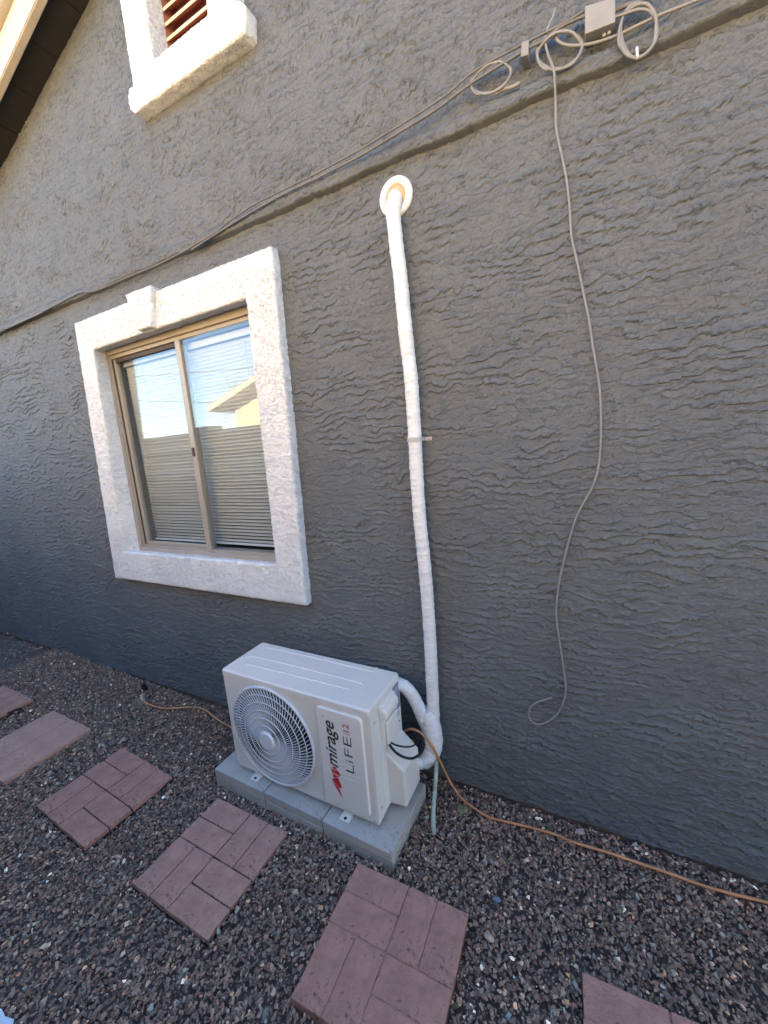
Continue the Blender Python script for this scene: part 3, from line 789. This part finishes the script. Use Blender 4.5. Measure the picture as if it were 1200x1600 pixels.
un_, zn0 = FP(500+272/6, 1020+752/6); _, zn1 = FP(500+268/6, 1020+680/6)
text_fit('model_number_print', '12', .040, un_, zn0, zn1, M_RED)
box('model_bar_print', (un_-.03, -.0126, zn0-.010), (un_+.002, -.0121, zn0-.0085), M_RED, plate, 0, world=False)
dg = bmesh.new(); bmesh.ops.create_circle(dg, cap_ends=True, segments=10, radius=.0022, matrix=Matrix.Translation((ub-.047, -.0126, zb1+.012)) @ Matrix.Rotation(math.pi/2, 4, 'X'))
frombm('registered_print', dg, M_INKG, plate, False, False)
def flat(name, pts, m):
    pts = [FP(380+x/6, 1160+y/6) for x, y in pts]
    a2 = sum(pts[i-1][0]*pts[i][1]-pts[i][0]*pts[i-1][1] for i in range(len(pts)))
    if a2 < 0: pts = pts[::-1]
    vs = [(u, -.0126, z) for u, z in pts]+[(u, -.0121, z) for u, z in pts]; k = len(pts)
    mesh(name, vs, [tuple(range(k)), tuple(range(k, 2*k))[::-1]]+[(i, (i+1) % k, k+(i+1) % k, k+i) for i in range(k)], m, plate, False, False)
flat('red_mark_print', [(820, 236), (862, 228), (917, 314), (890, 325)], M_RED)
flat('red_mark_print', [(821, 243), (884, 322), (850, 333)], M_RED)
flat('red_mark_print', [(832, 348), (848, 337), (888, 328), (927, 424), (902, 431)], M_RED)
flat('red_mark_print', [(835, 366), (882, 412), (906, 442), (936, 528)], M_RED)
# side fittings ------------------------------------------------
def slope_cover(name, v0, v1, zb, ztop, out, topdrop, m, front=0.0, bev=.008):
    a = [(-.002, v0, zb), (-.002, v1, zb), (-.002, v1, ztop), (-.002, v0, ztop)]
    b4 = [(out, v0+front, zb+.004), (out, v1, zb+.004), (out, v1, ztop-topdrop), (out, v0+front, ztop-topdrop)]
    return hexa(name, a, b4, m, unit, bev, False)
ec = slope_cover('electrical_cover', .070, .190, .385, .565, .020, .012, M_ACP, .006, .006)
slope_cover('hand_grip', .066, .188, .500, .565, .034, .030, M_ACP, .010, .008)
box('cover_lower_box', (.0185, .078, .392), (.034, .170, .492), M_ACP, unit, .007, 3, world=False)
slope_cover('valve_cover', .100, .252, .092, .335, .078, .075, M_ACP, .004, .007)
box('valve_cover_flange', (-.001, .092, .088), (.003, .256, .345), M_ACP, unit, .001, world=False)
box('hinge_tab', (-.001, .060, .335), (.004, .082, .372), M_ACP, unit, .001, world=False)
lb_ = box('spec_label', (-.0005, .198, .440), (.0012, .256, .556), M_LAB, unit, 0, world=False)
box('label_foot', (-.0005, .198, .400), (.0012, .256, .4385), M_LABW, unit, 0, world=False)
for k in range(7):
    box('label_line_print', (.0012, .203, .452+k*.014), (.0015, .250-random.random()*.012, .4555+k*.014), M_LABW, lb_, 0, world=False)
for k in range(3): box('label_bar_print', (.0012, .210+k*.014, .404), (.0015, .216+k*.014, .432), M_LAB, lb_, 0, world=False)
box('rear_coil', (-AW+.02, AD-.001, AZ+.02), (-.06, AD+.010, zt-lid-.01), M_COIL, unit, .002, world=False)
for (v_, z_) in ((.03, .14), (.03, .52), (.24, .115), (.235, .38)):
    bm = bmesh.new(); bmesh.ops.create_cone(bm, cap_ends=True, segments=12, radius1=.0042, radius2=.0036, depth=.003, matrix=Matrix.Translation((.0035, v_, z_)) @ Matrix.Rotation(math.pi/2, 4, 'Y'))
    frombm('screw', bm, M_STEEL, unit, False, False)
for u_ in (-.775, -.262, -.015):
    bm = bmesh.new(); bmesh.ops.create_cone(bm, cap_ends=True, segments=12, radius1=.004, radius2=.0034, depth=.003, matrix=Matrix.Translation((u_, -.001, .100)) @ Matrix.Rotation(math.pi/2, 4, 'X'))
    frombm('screw', bm, M_STEEL, unit, False, False)
# feet
for u in (-.655, -.150):
    ft = box('mounting_foot', (u-.024, -.026, PZ+.001), (u+.024, .30, PZ+.004), M_ACP, unit, .001, world=False)
    box('foot_riser', (u-.02, .006, PZ+.0035), (u+.02, .25, AZ+.002), M_AC, unit, .001, world=False)
    bm = bmesh.new(); bmesh.ops.create_cone(bm, cap_ends=True, segments=20, radius1=.0065, radius2=.0065, depth=.002, matrix=Matrix.Translation((u, -.014, PZ+.0045)))
    frombm('foot_hole', bm, M_BLACK, unit, False, False)
# brass valves at the back corner
for dz in (.20, .27):
    bm = bmesh.new(); bmesh.ops.create_cone(bm, cap_ends=True, segments=12, radius1=.010, radius2=.012, depth=.04, matrix=AMI @ Matrix.Translation((-.668, -.128, dz)) @ Matrix.Rotation(math.pi/2, 4, 'Y'))
    frombm('valve', bm, M_COPPER, unit, False, False)

# ================================================================== LINE SET
ls = thing('wrapped_line_set', 'white wrapped refrigerant pipe running up the wall from the outdoor unit', 'pipe', (-.58, -.04, .2))
def wrapped(name, pts, r, seed, parent=ls, n=40, step=.0042, squash=1.0, taper=None):
    sp = spline(pts, n); # resample
    L = [0.0]
    for i in range(1, len(sp)): L.append(L[-1]+(sp[i]-sp[i-1]).length)
    tot = L[-1]; cnt = int(tot/step); out = []
    k = 0
    for i in range(cnt+1):
        s = tot*i/cnt
        while k < len(L)-2 and L[k+1] < s: k += 1
        t = (s-L[k])/max(1e-9, L[k+1]-L[k]); out.append(sp[k].lerp(sp[k+1], t))
    rs = random.Random(seed); edges = []; s = 0
    while s < tot+.05: edges.append(s); s += rs.choice([.013, .016, .02, .026, .034])
    E_ = np.array(edges); hgt = [rs.uniform(.0010, .0034) for _ in edges]; tilt = [rs.uniform(.15, .5) for _ in edges]
    def rf(i, a):
        s = tot*i/cnt
        k = int(np.searchsorted(E_, s + .010*math.sin(a+.3)*tilt[0]*2))
        k = min(k, len(edges)-1); d = max(0, E_[k]-(s+.010*math.sin(a+.3)*tilt[0]*2))
        base = r*(1+.05*mn.noise(Vector((s*9, seed, 0)))+.035*mn.noise(Vector((s*40, a, seed))))
        if taper: base *= taper(s/tot)
        return base + hgt[k]*math.exp(-d/.006) + .0006*mn.noise(Vector((s*120, math.cos(a)*3, math.sin(a)*3+seed)))
    return tube(name, out, r, M_WRAP, parent, 22, False, rf)
main = [W(618, 309, -.01), W(617, 312, .014), W(615.5, 320, .030), W(614.6, 332, .036), W(619, 381, .036), W(625.5, 432, .034), W(630.4, 484, .033), W(635.3, 533, .033), W(642, 590, .032), W(646, 648, .03), W(648.5, 685, .03), W(651, 740, .032), W(656, 810, .034), W(662, 870, .036), W(667.5, 930, .036), W(671.5, 990, .036), W(674.5, 1050, .038), W(677, 1110, .042), W(678, 1150, .05), W(674, 1178, .075)]
wrapped('riser', main, .0262, 3)
wrapped('branch', [W(612, 1066, .12), W(628, 1070, .105), W(641, 1082, .09), W(652, 1101, .075), W(661, 1122, .062), W(670, 1142, .056), W(676, 1160, .06)], .026, 8, taper=lambda t: 1+.15*t)
wrapped('lower_return', [W(676, 1135, .05), W(677, 1155, .055), W(673, 1176, .075), W(662, 1190, .10), W(648, 1192, .13), W(634, 1186, .15)], .025, 5, taper=lambda t: 1.15-.2*t)
wrapped('joint_wrap', [W(666, 1108, .055), W(671, 1124, .052), W(675, 1145, .055), W(676, 1163, .06), W(671, 1180, .078), W(660, 1192, .10)], .041, 12, taper=lambda t: .60+.5*math.sin(math.pi*(.1+.8*t)))
# strap
cpt = W(648.5, 687, .03)
strap = []
for i in range(13):
    a = math.pi*i/12
    strap.append(Vector((cpt.x+.0295*math.cos(a), -.03-.0305*math.sin(a), cpt.z)))
strap = [Vector((cpt.x+.062, -.005, cpt.z)), Vector((cpt.x+.034, -.006, cpt.z))]+strap+[Vector((cpt.x-.032, -.004, cpt.z))]
vs = []; fs = []
for p in strap: vs += [p+Vector((0, 0, .007)), p-Vector((0, 0, .007))]
for i in range(len(strap)-1): fs.append((2*i, 2*i+1, 2*i+3, 2*i+2))
st = mesh('pipe_strap', vs, fs, M_STEEL, ls); sm2 = st.modifiers.new('s', 'SOLIDIFY'); sm2.thickness = .0016
for x in (.038, .053):
    bm = bmesh.new(); bmesh.ops.create_uvsphere(bm, u_segments=10, v_segments=6, radius=.005, matrix=Matrix.Translation((cpt.x+x, -.008, cpt.z)))
    frombm('screw', bm, M_STEEL, st, True)
# wall sleeve
c = W(618.5, 308, .006)
sleeve = thing('wall_sleeve', 'round ivory wall sleeve cover where the wrapped pipe enters the wall', 'pipe cover', (c.x, 0, c.z))
bm = bmesh.new(); prof = [(.066, 0), (.0665, -.004), (.062, -.011), (.050, -.013), (.041, -.009), (.040, 0)]
rows = [[bm.verts.new((c.x+r*math.cos(2*math.pi*i/48), y-.003, c.z+r*1.02*math.sin(2*math.pi*i/48))) for r, y in prof] for i in range(48)]
for i in range(48):
    for k in range(len(prof)-1): bm.faces.new([rows[i][k], rows[(i+1) % 48][k], rows[(i+1) % 48][k+1], rows[i][k+1]])
frombm('flange', bm, M_FLANGE, sleeve, True)
bm = bmesh.new(); bmesh.ops.create_icosphere(bm, subdivisions=4, radius=.044, matrix=Matrix.Translation((c.x, -.001, c.z)) @ Matrix.Diagonal((1, .22, 1, 1)))
for v in bm.verts: v.co += (v.co-Vector(c)).normalized()*.005*mn.fractal(v.co*70, 1, 2, 3)
frombm('foam_seal', bm, M_FOAM, sleeve, True)
for a in (.25, math.pi+.25):
    tube('flange_seam', [Vector((c.x+r*math.cos(a), -.0165+max(0, r-.045)*.3, c.z+r*math.sin(a))) for r in (.04, .05, .061)], .0006, M_CABLE, sleeve, 5)

# ================================================================== CABLES AT THE UNIT
tag(tube('drain_hose', spline([W(680, 1168, .075), W(682, 1186, .085), G(681, 1214, .16)*1.0, W(679.5, 1236, .17), W(677.5, 1262, .22), W(677, 1288, .262), G(678, 1303, .010)], 8), .0088, M_HOSE, None, 12),
    'pale green clear drain hose hanging from the pipe wrap to the gravel', 'hose')
cord = [W(560, 1130, .12), W(612, 1150, .115), W(632, 1143, .11), W(641, 1139, .115), W(652, 1142, .12), W(664, 1152, .12), W(675, 1165, .115), W(684, 1182, .10), W(692, 1199, .085), W(701, 1217, .07), W(711, 1234, .062), G(722, 1248, .015), G(740, 1262, .015), G(765, 1277, .015), G(800, 1286, .015), G(830, 1293, .015), G(865, 1303, .015), G(900, 1317, .015), G(950, 1332, .015), G(1000, 1349, .015), G(1050, 1366, .015), G(1100, 1384, .015), G(1150, 1398, .015), G(1200, 1410, .015), G(1260, 1425, .01)]
tag(tube('orange_cord', spline(cord, 7), .0050, M_CORD, None, 8), 'orange brown cord looping from the unit and along the wall base to the right', 'cord')
cord2 = [G(372, 1142, .012), G(357, 1134, .012), G(343, 1126, .01), G(331, 1117, .012), G(322, 1110, .014), G(310, 1106, .010), G(295, 1105, .010), G(280, 1106, .010), G(262, 1107, .008), G(246, 1105, .010), G(234, 1101, .013), G(226, 1097, .016), G(223, 1092, .03), G(222, 1084, .05)]
oc = tag(tube('orange_cord', spline(cord2, 6), .0050, M_CORD, None, 8), 'short orange brown cord on the gravel left of the unit ending in black plug', 'cord')
g = G(223, 1087, .0)
bm = bmesh.new(); bmesh.ops.create_cone(bm, cap_ends=True, segments=16, radius1=.017, radius2=.014, depth=.05, matrix=Matrix.Translation((g.x, g.y+.02, .055)) @ Matrix.Rotation(.25, 4, 'X'))
frombm('plug_end', bm, M_BLACK, oc, False)
tube('tape_wrap', [Vector((G(222, 1100).x, G(222, 1100).y+.01, .012)), Vector((G(222, 1094).x, G(222, 1094).y+.005, .034))], .011, M_TEAL, oc, 9)
bc = [W(600, 1150, .262), W(606, 1158, .265), W(611, 1167, .275), W(619, 1176, .285), W(631, 1183, .285), W(644, 1185, .26), W(655, 1179, .22), W(662, 1168, .18), W(661, 1156, .15), W(655, 1147, .13), W(645, 1143, .115), W(634, 1146, .105)]
tag(tube('black_cable', spline(bc, 8), .0052, M_BLACK, None, 8), 'thick black cable looping out of the side of the outdoor unit', 'cable')
bc2 = [W(602, 1152, .262), W(608, 1158, .268), W(616, 1163, .272), W(626, 1166, .27), W(638, 1167, .25), W(648, 1164, .22), W(654, 1157, .18), W(655, 1148, .15)]
tag(tube('black_cable', spline(bc2, 8), .0034, M_BLACK, None, 8), 'thinner black cable above the thick loop at the side of the unit', 'cable')

# ================================================================== CABLES ALONG THE WALL
def wallcable(name, label, pts, r, m=M_CABLE, off=None, n=8, cat='cable'):
    path = spline([W(*p) if len(p) == 3 else W(p[0], p[1], off or .012) for p in pts], n)
    return tag(tube(name, path, r, m, None, 8), label, cat)
wallcable('wall_cable', 'long thin painted cable running the whole length of the stucco ledge', [(-500, 740), (-150, 585), (0, 516), (60, 490), (110, 464), (128, 456), (150, 454), (200, 433), (260, 407), (330, 367), (360, 344), (400, 318), (450, 293), (500, 268), (560, 235), (600, 211), (650, 180), (700, 146), (740, 112), (800, 78), (860, 47), (905, 22), (960, -12), (1030, -55)], .0033, M_CABLE, .042)
wallcable('wall_cable', 'second painted cable beside the long one below the upper clip', [(300, 390), (370, 345), (440, 305), (500, 276), (560, 245), (620, 209), (680, 172), (720, 142), (755, 118), (800, 91), (830, 73), (852, 62), (872, 45), (895, 33), (917, 24)], .0042, M_CABLE, .040)
wallcable('wall_cable', 'cable leaving the coils below the grey junction box towards the upper right', [(869, 56), (872, 64), (884, 70), (905, 71), (930, 67), (960, 57), (990, 43), (1030, 24), (1070, 8), (1110, -8), (1180, -36)], .0040, M_CABLEL, .034)
hang = [(867, 14, .02), (864, 26, .03), (857, 42, .036), (852, 62, .036), (856, 84, .036), (863, 102, .048), (866, 115, .048), (867, 135, .034), (868, 160, .018), (869, 200), (877, 240), (885, 280), (890, 325), (893, 370), (903, 415), (912, 460), (920, 500), (926, 540), (932, 575), (937, 610), (939, 655), (938, 700), (934, 735), (925, 762), (912, 785), (899, 812), (889, 845), (880, 880), (872, 920), (869, 960), (874, 1000), (880, 1040), (884, 1075), (880, 1098), (871, 1115), (857, 1127), (841, 1132), (829, 1125), (826, 1113), (832, 1102), (846, 1095), (863, 1090)]
wallcable('hanging_cable', 'pale cable hanging loose down the bare wall and curling at its end', hang, .0035, M_CABLEL, .012)
def coil(name, label, cx, cy, rx, ry, rot, r, off, turns=2, m=M_CABLEL):
    pts = []; n = 16*turns
    for i in range(n+3):
        a = 2*math.pi*i/16+2.2; k = 1+.035*math.sin(i*1.7)-.05*(i/n)
        x = rx*k*math.cos(a); y = ry*k*math.sin(a); c_, s_ = math.cos(rot), math.sin(rot)
        sh = 3.0*(i/n)
        pts.append(W(cx+x*c_-y*s_+sh, cy+x*s_+y*c_, off+.006*math.sin(i*.9)+.004*i/n))
    return tag(tube(name, spline(pts, 4), r, m, None, 8), label, 'cable')
coil('cable_coil', 'small pale cable coil left of the small clip on the ledge', 766, 122, 34, 21, -.55, .0031, .034)
coil('cable_coil', 'pale cable coil where the hanging cable leaves the ledge', 873, 79, 37, 28, -.5, .0037, .036)
coil('cable_coil', 'pale oval cable coil right of the grey junction box', 996, 48, 29, 44, .15, .0038, .036)
wallcable('wall_cable', 'cable end lying on the ledge under the small coil', [(775, 146), (786, 140), (800, 136), (812, 130)], .0055, M_CABLEL, .034)
tag(tube('cable_tie', [W(995, 74, .042), W(996, 92, .046)], .0035, M_FLANGE, None, 6), 'white tie holding the bottom of the right coil', 'cable tie')
wallcable('wall_cable', 'short cable passing out of the right side of the junction box', [(955, 20), (975, 10), (1000, 2), (1030, -12)], .0052, M_CABLE, .03)
wallcable('wall_cable', 'cable joining the junction box to the oval coil', [(958, 28), (975, 22), (998, 15), (1015, 17), (1025, 30)], .0038, M_CABLEL, .04)
jb = thing('junction_box', 'grey junction box screwed to the wall above the stucco ledge', 'junction box', W(938, 30))
a = [W(913.5, 9, .055), W(961.5, -6, .055), W(961.5, 34, .055), W(914, 53, .055)]
hexa('box_body', a, [Vector((p.x, -.006, p.z)) for p in a], mat('pale_grey_box_paint', (.26, .26, .245), .5, var=.08, scale=20), jb, .003)
for (px, py) in ((944, 50), (952, 47)):
    q = W(px, py, .03); bm = bmesh.new(); bmesh.ops.create_cone(bm, cap_ends=True, segments=12, radius1=.005, radius2=.005, depth=.014, matrix=Matrix.Translation((q.x, -.03, a[3].z-.004)))
    frombm('port', bm, M_STEEL, jb)
a = [W(815, 66, .054), W(826.5, 61, .054), W(825, 85, .054), W(813.5, 89, .054)]
cl = thing('cable_clip', 'small grey cable clip box on the ledge between the first two coils', 'clip', W(820, 76))
hexa('clip_body', a, [Vector((p.x, -.006, p.z)) for p in a], M_CABLEL, cl, .002)
q = W(822, 90, .034); bm = bmesh.new(); bmesh.ops.create_uvsphere(bm, u_segments=10, v_segments=6, radius=.005, matrix=Matrix.Translation(q)); frombm('screw', bm, M_STEEL, cl, True)

# ================================================================== STEPPING STONES
slabs = [  # x, y, rz, sx, sy, label, kind
    (-3.545, -.672, .0, .45, .41, 'red stepping stone at the far left, cut by the photo edge', 0),
    (-2.845, -.672, .0, .45, .41, 'faded brown stepping stone with worn surface, second from the far end', 1),
    (-2.066, -.683, -.045, .462, .395, 'red brick patterned stepping stone with eight clear blocks, left of the unit', 2),
    (-1.296, -.694, -.012, .42, .40, 'red brick patterned stepping stone with dark soil in its joints, before the fan', 3),
    (-.528, -.690, .015, .425, .40, 'large red stepping stone with a white scratch, nearest the block corner', 4),
    (.232, -.688, .03, .42, .40, 'plain red stepping stone corner at the bottom right', 5)]
ZS = .016
brick_me = {}
def brick_mesh(lx, ly, k, m):
    bm = bmesh.new(); bm_box(bm, (-lx/2, -ly/2, 0), (lx/2, ly/2, .022), .0022, 2)
    bmesh.ops.subdivide_edges(bm, edges=[e for e in bm.edges if e.calc_length() > .06], cuts=2, use_grid_fill=True)
    rr = random.Random(k)
    for v in bm.verts:
        v.co += Vector((mn.noise(v.co*24+Vector((k, 0, 0))), mn.noise(v.co*24+Vector((0, k, 0))), mn.noise(v.co*20+Vector((0, 0, k)))*.6))*.0026
    me = bpy.data.meshes.new('brick'); bmesh.ops.recalc_face_normals(bm, faces=bm.faces); bm.to_mesh(me); bm.free(); me.materials.append(m)
    return me
for idx, (x, y, rz, sx, sy, lab, kd) in enumerate(slabs):
    zg = float(ground_z(np.array(x)))
    t = thing('stepping_stone', lab, 'stepping stone', (x, y, zg), rz, 'stepping stones in the gravel')
    mb = M_BRICK[idx % 4] if kd != 1 else M_BRICKW
    jt = {0: .004, 1: .0005, 2: .0042, 3: .0042, 4: .0028, 5: .0024}[kd]
    # body just below the top so the joints read as grooves
    bm = bmesh.new(); bm_box(bm, (-sx/2+.003, -sy/2+.003, -.034), (sx/2-.003, sy/2-.003, ZS-(.0035 if kd in (1, 4, 5) else .007)), .003, 2)
    frombm('base_slab', bm, mb if kd in (1, 4, 5) else M_JOINT, t, False, False)
    L = []   # (cx, cy, lx, ly) in unit coordinates of the slab
    h_, q_ = .5, .25
    if kd in (1, 0):
        for i in range(4): L.append(((i+.5)/4-.5, 0, .25, 1.0)) if kd == 1 else L.extend([((i+.5)/4-.5, .25, .25, .5), ((i+.5)/4-.5, -.25, .25, .5)])
    else:
        L += [(-.25, .375, .5, .25), (-.25, .125, .5, .25), (.125, .25, .25, .5), (.375, .25, .25, .5)]
        L += [(-.375, -.25, .25, .5), (-.125, -.25, .25, .5), (.25, -.125, .5, .25), (.25, -.375, .5, .25)]
    cache = {}
    for bi, (cx, cy, lx, ly) in enumerate(L):
        key = (lx, ly, bi % 2)
        if key not in cache: cache[key] = brick_mesh(lx*sx-jt, ly*sy-jt, idx*10+bi, M_BRICK[idx % 4] if kd != 1 else mb)
        o = bpy.data.objects.new('brick', cache[key]); C.objects.link(o); o.parent = t
        o.location = (cx*sx, cy*sy, ZS-.022+random.uniform(-.0006, .0006)); o.rotation_euler = (random.uniform(-.002, .002), random.uniform(-.002, .002), random.uniform(-.003, .003))
# ================================================================== GRAVEL
def templates(k, nv):
    out = []
    for i in range(k):
        bm = bmesh.new()
        for _ in range(nv):
            v = Vector((random.gauss(0, 1), random.gauss(0, 1), random.gauss(0, 1))).normalized()*random.uniform(.78, 1.0)
            bm.verts.new(v)
        r = bmesh.ops.convex_hull(bm, input=list(bm.verts))
        junk = [g_ for g_ in r['geom_interior'] if isinstance(g_, bmesh.types.BMVert)]
        bmesh.ops.delete(bm, geom=junk, context='VERTS'); bm.verts.index_update(); bm.verts.ensure_lookup_table()
        vs = np.array([tuple(v.co) for v in bm.verts]); fs = np.array([[v.index for v in f.verts] for f in bm.faces if len(f.verts) == 3])
        out.append((vs, fs)); bm.free()
    return out
pal = np.array([(.105, .074, .068), (.075, .060, .060), (.115, .085, .078), (.085, .075, .072), (.12, .105, .098), (.060, .050, .052), (.15, .125, .11),
                (.11, .125, .13), (.23, .20, .175), (.30, .20, .14), (.50, .48, .45), (.14, .17, .19), (.20, .13, .12)])
pw = np.array([20, 18, 14, 12, 9, 12, 5, 4, 3.4, 1.2, .6, 1.3, 3.0]); pw = pw/pw.sum()
def in_rects(x, y, grow):
    m = np.zeros(len(x), bool)
    for (sx_, sy_, rz, wx, wy, *_r) in slabs:
        c_, s_ = math.cos(-rz), math.sin(-rz); u = (x-sx_)*c_-(y-sy_)*s_; v = (x-sx_)*s_+(y-sy_)*c_
        m |= (abs(u) < wx/2+grow) & (abs(v) < wy/2+grow)
    c_, s_ = math.cos(-PA), math.sin(-PA); u = (x-PX)*c_-(y-PY)*s_; v = (x-PX)*s_+(y-PY)*c_
    m |= (u < grow) & (u > -PW-grow) & (v > -grow) & (v < PD+grow)
    return m
def gravel(name, label, n, x0, x1, y0, y1, smin, smax, tmpl, zlo, zhi, excl=None, grow=-.002):
    x = rng.uniform(x0, x1, n); y = rng.uniform(y0, y1, n); s = smin+(smax-smin)*rng.random(n)**2.2
    keep = ~in_rects(x, y, 0.0+grow) | False
    keep &= ~in_rects(x, y, 0)
    keep &= ~(in_rects(x, y, .006) & (s > .010))
    if excl is not None: keep &= ~excl(x, y)
    keep &= y < -.006+rng.random(n)*.004
    x, y, s = x[keep], y[keep], s[keep]
    nl = 0
    if excl is None:      # a few loose stones kicked onto the stepping stones
        lx = []; ly = []
        for (sx_, sy_, rz, wx, wy, *_r) in slabs:
            for _ in range(16):
                e = 1 if random.random() < .5 else -1
                lx.append(sx_+random.uniform(-.48, .48)*wx); ly.append(sy_+e*(wy/2-abs(random.gauss(0, .05))))
        x = np.concatenate([x, lx]); y = np.concatenate([y, ly]); s = np.concatenate([s, rng.uniform(.003, .0065, len(lx))]); nl = len(lx)
    n = len(x)
    z = ground_z(x)+rng.uniform(zlo, zhi, n)+.004*(fbm(x*6, y*6, 3, 2)-.5)*2
    if nl: z[-nl:] = ground_z(x[-nl:])+.019
    V = []; F = []; Cc = []; off = 0
    which = rng.integers(0, len(tmpl), n)
    for k, (tv, tf) in enumerate(tmpl):
        id_ = np.where(which == k)[0]; m = len(id_)
        sc = np.stack([s[id_]*rng.uniform(.75, 1.3, m), s[id_]*rng.uniform(.6, 1.0, m), s[id_]*rng.uniform(.35, .75, m)], -1)
        P_ = tv[None]*sc[:, None]
        a = rng.uniform(0, 6.283, m); b_ = rng.normal(0, .38, m); c_ = rng.normal(0, .38, m)
        ca, sa, cb, sb, cc, scn = np.cos(a), np.sin(a), np.cos(b_), np.sin(b_), np.cos(c_), np.sin(c_)
        X1, Y1, Z1 = P_[..., 0], P_[..., 1], P_[..., 2]
        Y2 = Y1*cb[:, None]-Z1*sb[:, None]; Z2 = Y1*sb[:, None]+Z1*cb[:, None]
        X3 = X1*cc[:, None]+Z2*scn[:, None]; Z3 = -X1*scn[:, None]+Z2*cc[:, None]
        X4 = X3*ca[:, None]-Y2*sa[:, None]; Y4 = X3*sa[:, None]+Y2*ca[:, None]
        Q = np.stack([X4+x[id_][:, None], Y4+y[id_][:, None], Z3+z[id_][:, None]], -1)
        nv_ = tv.shape[0]
        F.append((tf[None]+(np.arange(m)*nv_)[:, None, None]+off).reshape(-1, 3)); V.append(Q.reshape(-1, 3)); off += m*nv_
        ci = rng.choice(len(pal), m, p=pw)
        light = ci >= 8
        col = pal[ci]*rng.uniform(1.5, 3.2, (m, 1))*np.array([[1.20, .99, .76]])
        Cc.append(np.repeat(np.concatenate([col, np.ones((m, 1))], 1), nv_, 0))
    o = npmesh(name, np.concatenate(V), np.concatenate(F), M_GRAVEL, None, False, np.concatenate(Cc))
    return tag(o, label, 'gravel', None, 'stuff')
t10 = templates(14, 9); t8 = templates(8, 7)
near = lambda x, y: (x > -4.1) & (x < .95) & (y > -1.42)
gravel('gravel', 'dark brown and grey crushed gravel along the foot of the wall', 118000, -4.1, .95, -1.42, 0, .0045, .0138, t10, -.012, .0005)
gravel('outer_gravel', 'dark crushed gravel strip beyond the stepping stones towards the block fence', 16000, -8, 4, -2.5, 0, .011, .022, t8, -.02, .0, near)
# few bigger stones
big = thing('_x', '', ''); bpy.data.objects.remove(big)
def stone(px, py, s, col, lab, seed):
    p = G(px, py, .008); bm = bmesh.new(); rr = random.Random(seed)
    for _ in range(26):
        v = Vector((rr.gauss(0, 1), rr.gauss(0, 1), rr.gauss(0, 1))).normalized()
        bm.verts.new((p.x+v.x*s, p.y+v.y*s*.75, p.z+v.z*s*.5))
    r = bmesh.ops.convex_hull(bm, input=list(bm.verts)); bmesh.ops.delete(bm, geom=[g_ for g_ in r['geom_interior'] if isinstance(g_, bmesh.types.BMVert)], context='VERTS')
    bmesh.ops.bevel(bm, geom=list(bm.edges), offset=s*.06, segments=1, affect='EDGES')
    tag(frombm('stone', bm, mat('stone_%d' % seed, col, .8, var=.25, scale=70, bump=.001, bscale=120)), lab, 'stone')
stone(175, 1161, .026, (.16, .13, .12), 'dark flat stone behind the eight block stepping stone', 1)
stone(195, 1155, .020, (.45, .32, .22), 'tan stone next to the dark flat stone behind the eight block slab', 2)
stone(187, 1161, .013, (.40, .30, .22), 'little tan stone between the two stones behind the eight block slab', 6)
stone(907, 1299, .018, (.42, .33, .30), 'pinkish stone against the foot of the wall behind the orange cord', 3)
stone(776, 1405, .014, (.17, .21, .27), 'blue pebble right of the scratched stepping stone', 4)
stone(764, 1464, .018, (.50, .36, .28), 'orange tan stone right of the scratched stepping stone', 5)
# leaf and scrap
p = G(722, 1265, .016); vs = [p]; k = 14
for i in range(k):
    a = 2*math.pi*i/k; r = .024*(1+.12*math.sin(3*a+.5)+random.uniform(-.06, .06)); vs.append(p+Vector((r*math.cos(a), r*.85*math.sin(a), .004*math.sin(2*a)+.002)))
lf = mesh('fallen_leaf', vs, [(0, i+1, (i+1) % k+1) for i in range(k)], M_DRYLEAF); tag(lf, 'round olive dry leaf on the gravel beside the orange cord', 'leaf')
lf.modifiers.new('s', 'SOLIDIFY').thickness = .0008
pts = [(-25, 1560), (3, 1577), (8, 1588), (22, 1593), (20, 1602), (5, 1640), (-60, 1640)]
vs = [G(x, y, .012+.006*random.random()) for x, y in pts]; sc = mesh('plastic_scrap', vs, [tuple(range(len(vs)))], M_PAPER); tag(sc, 'pale blue plastic scrap on the gravel at the bottom left corner', 'scrap')
sc.modifiers.new('s', 'SOLIDIFY').thickness = .001
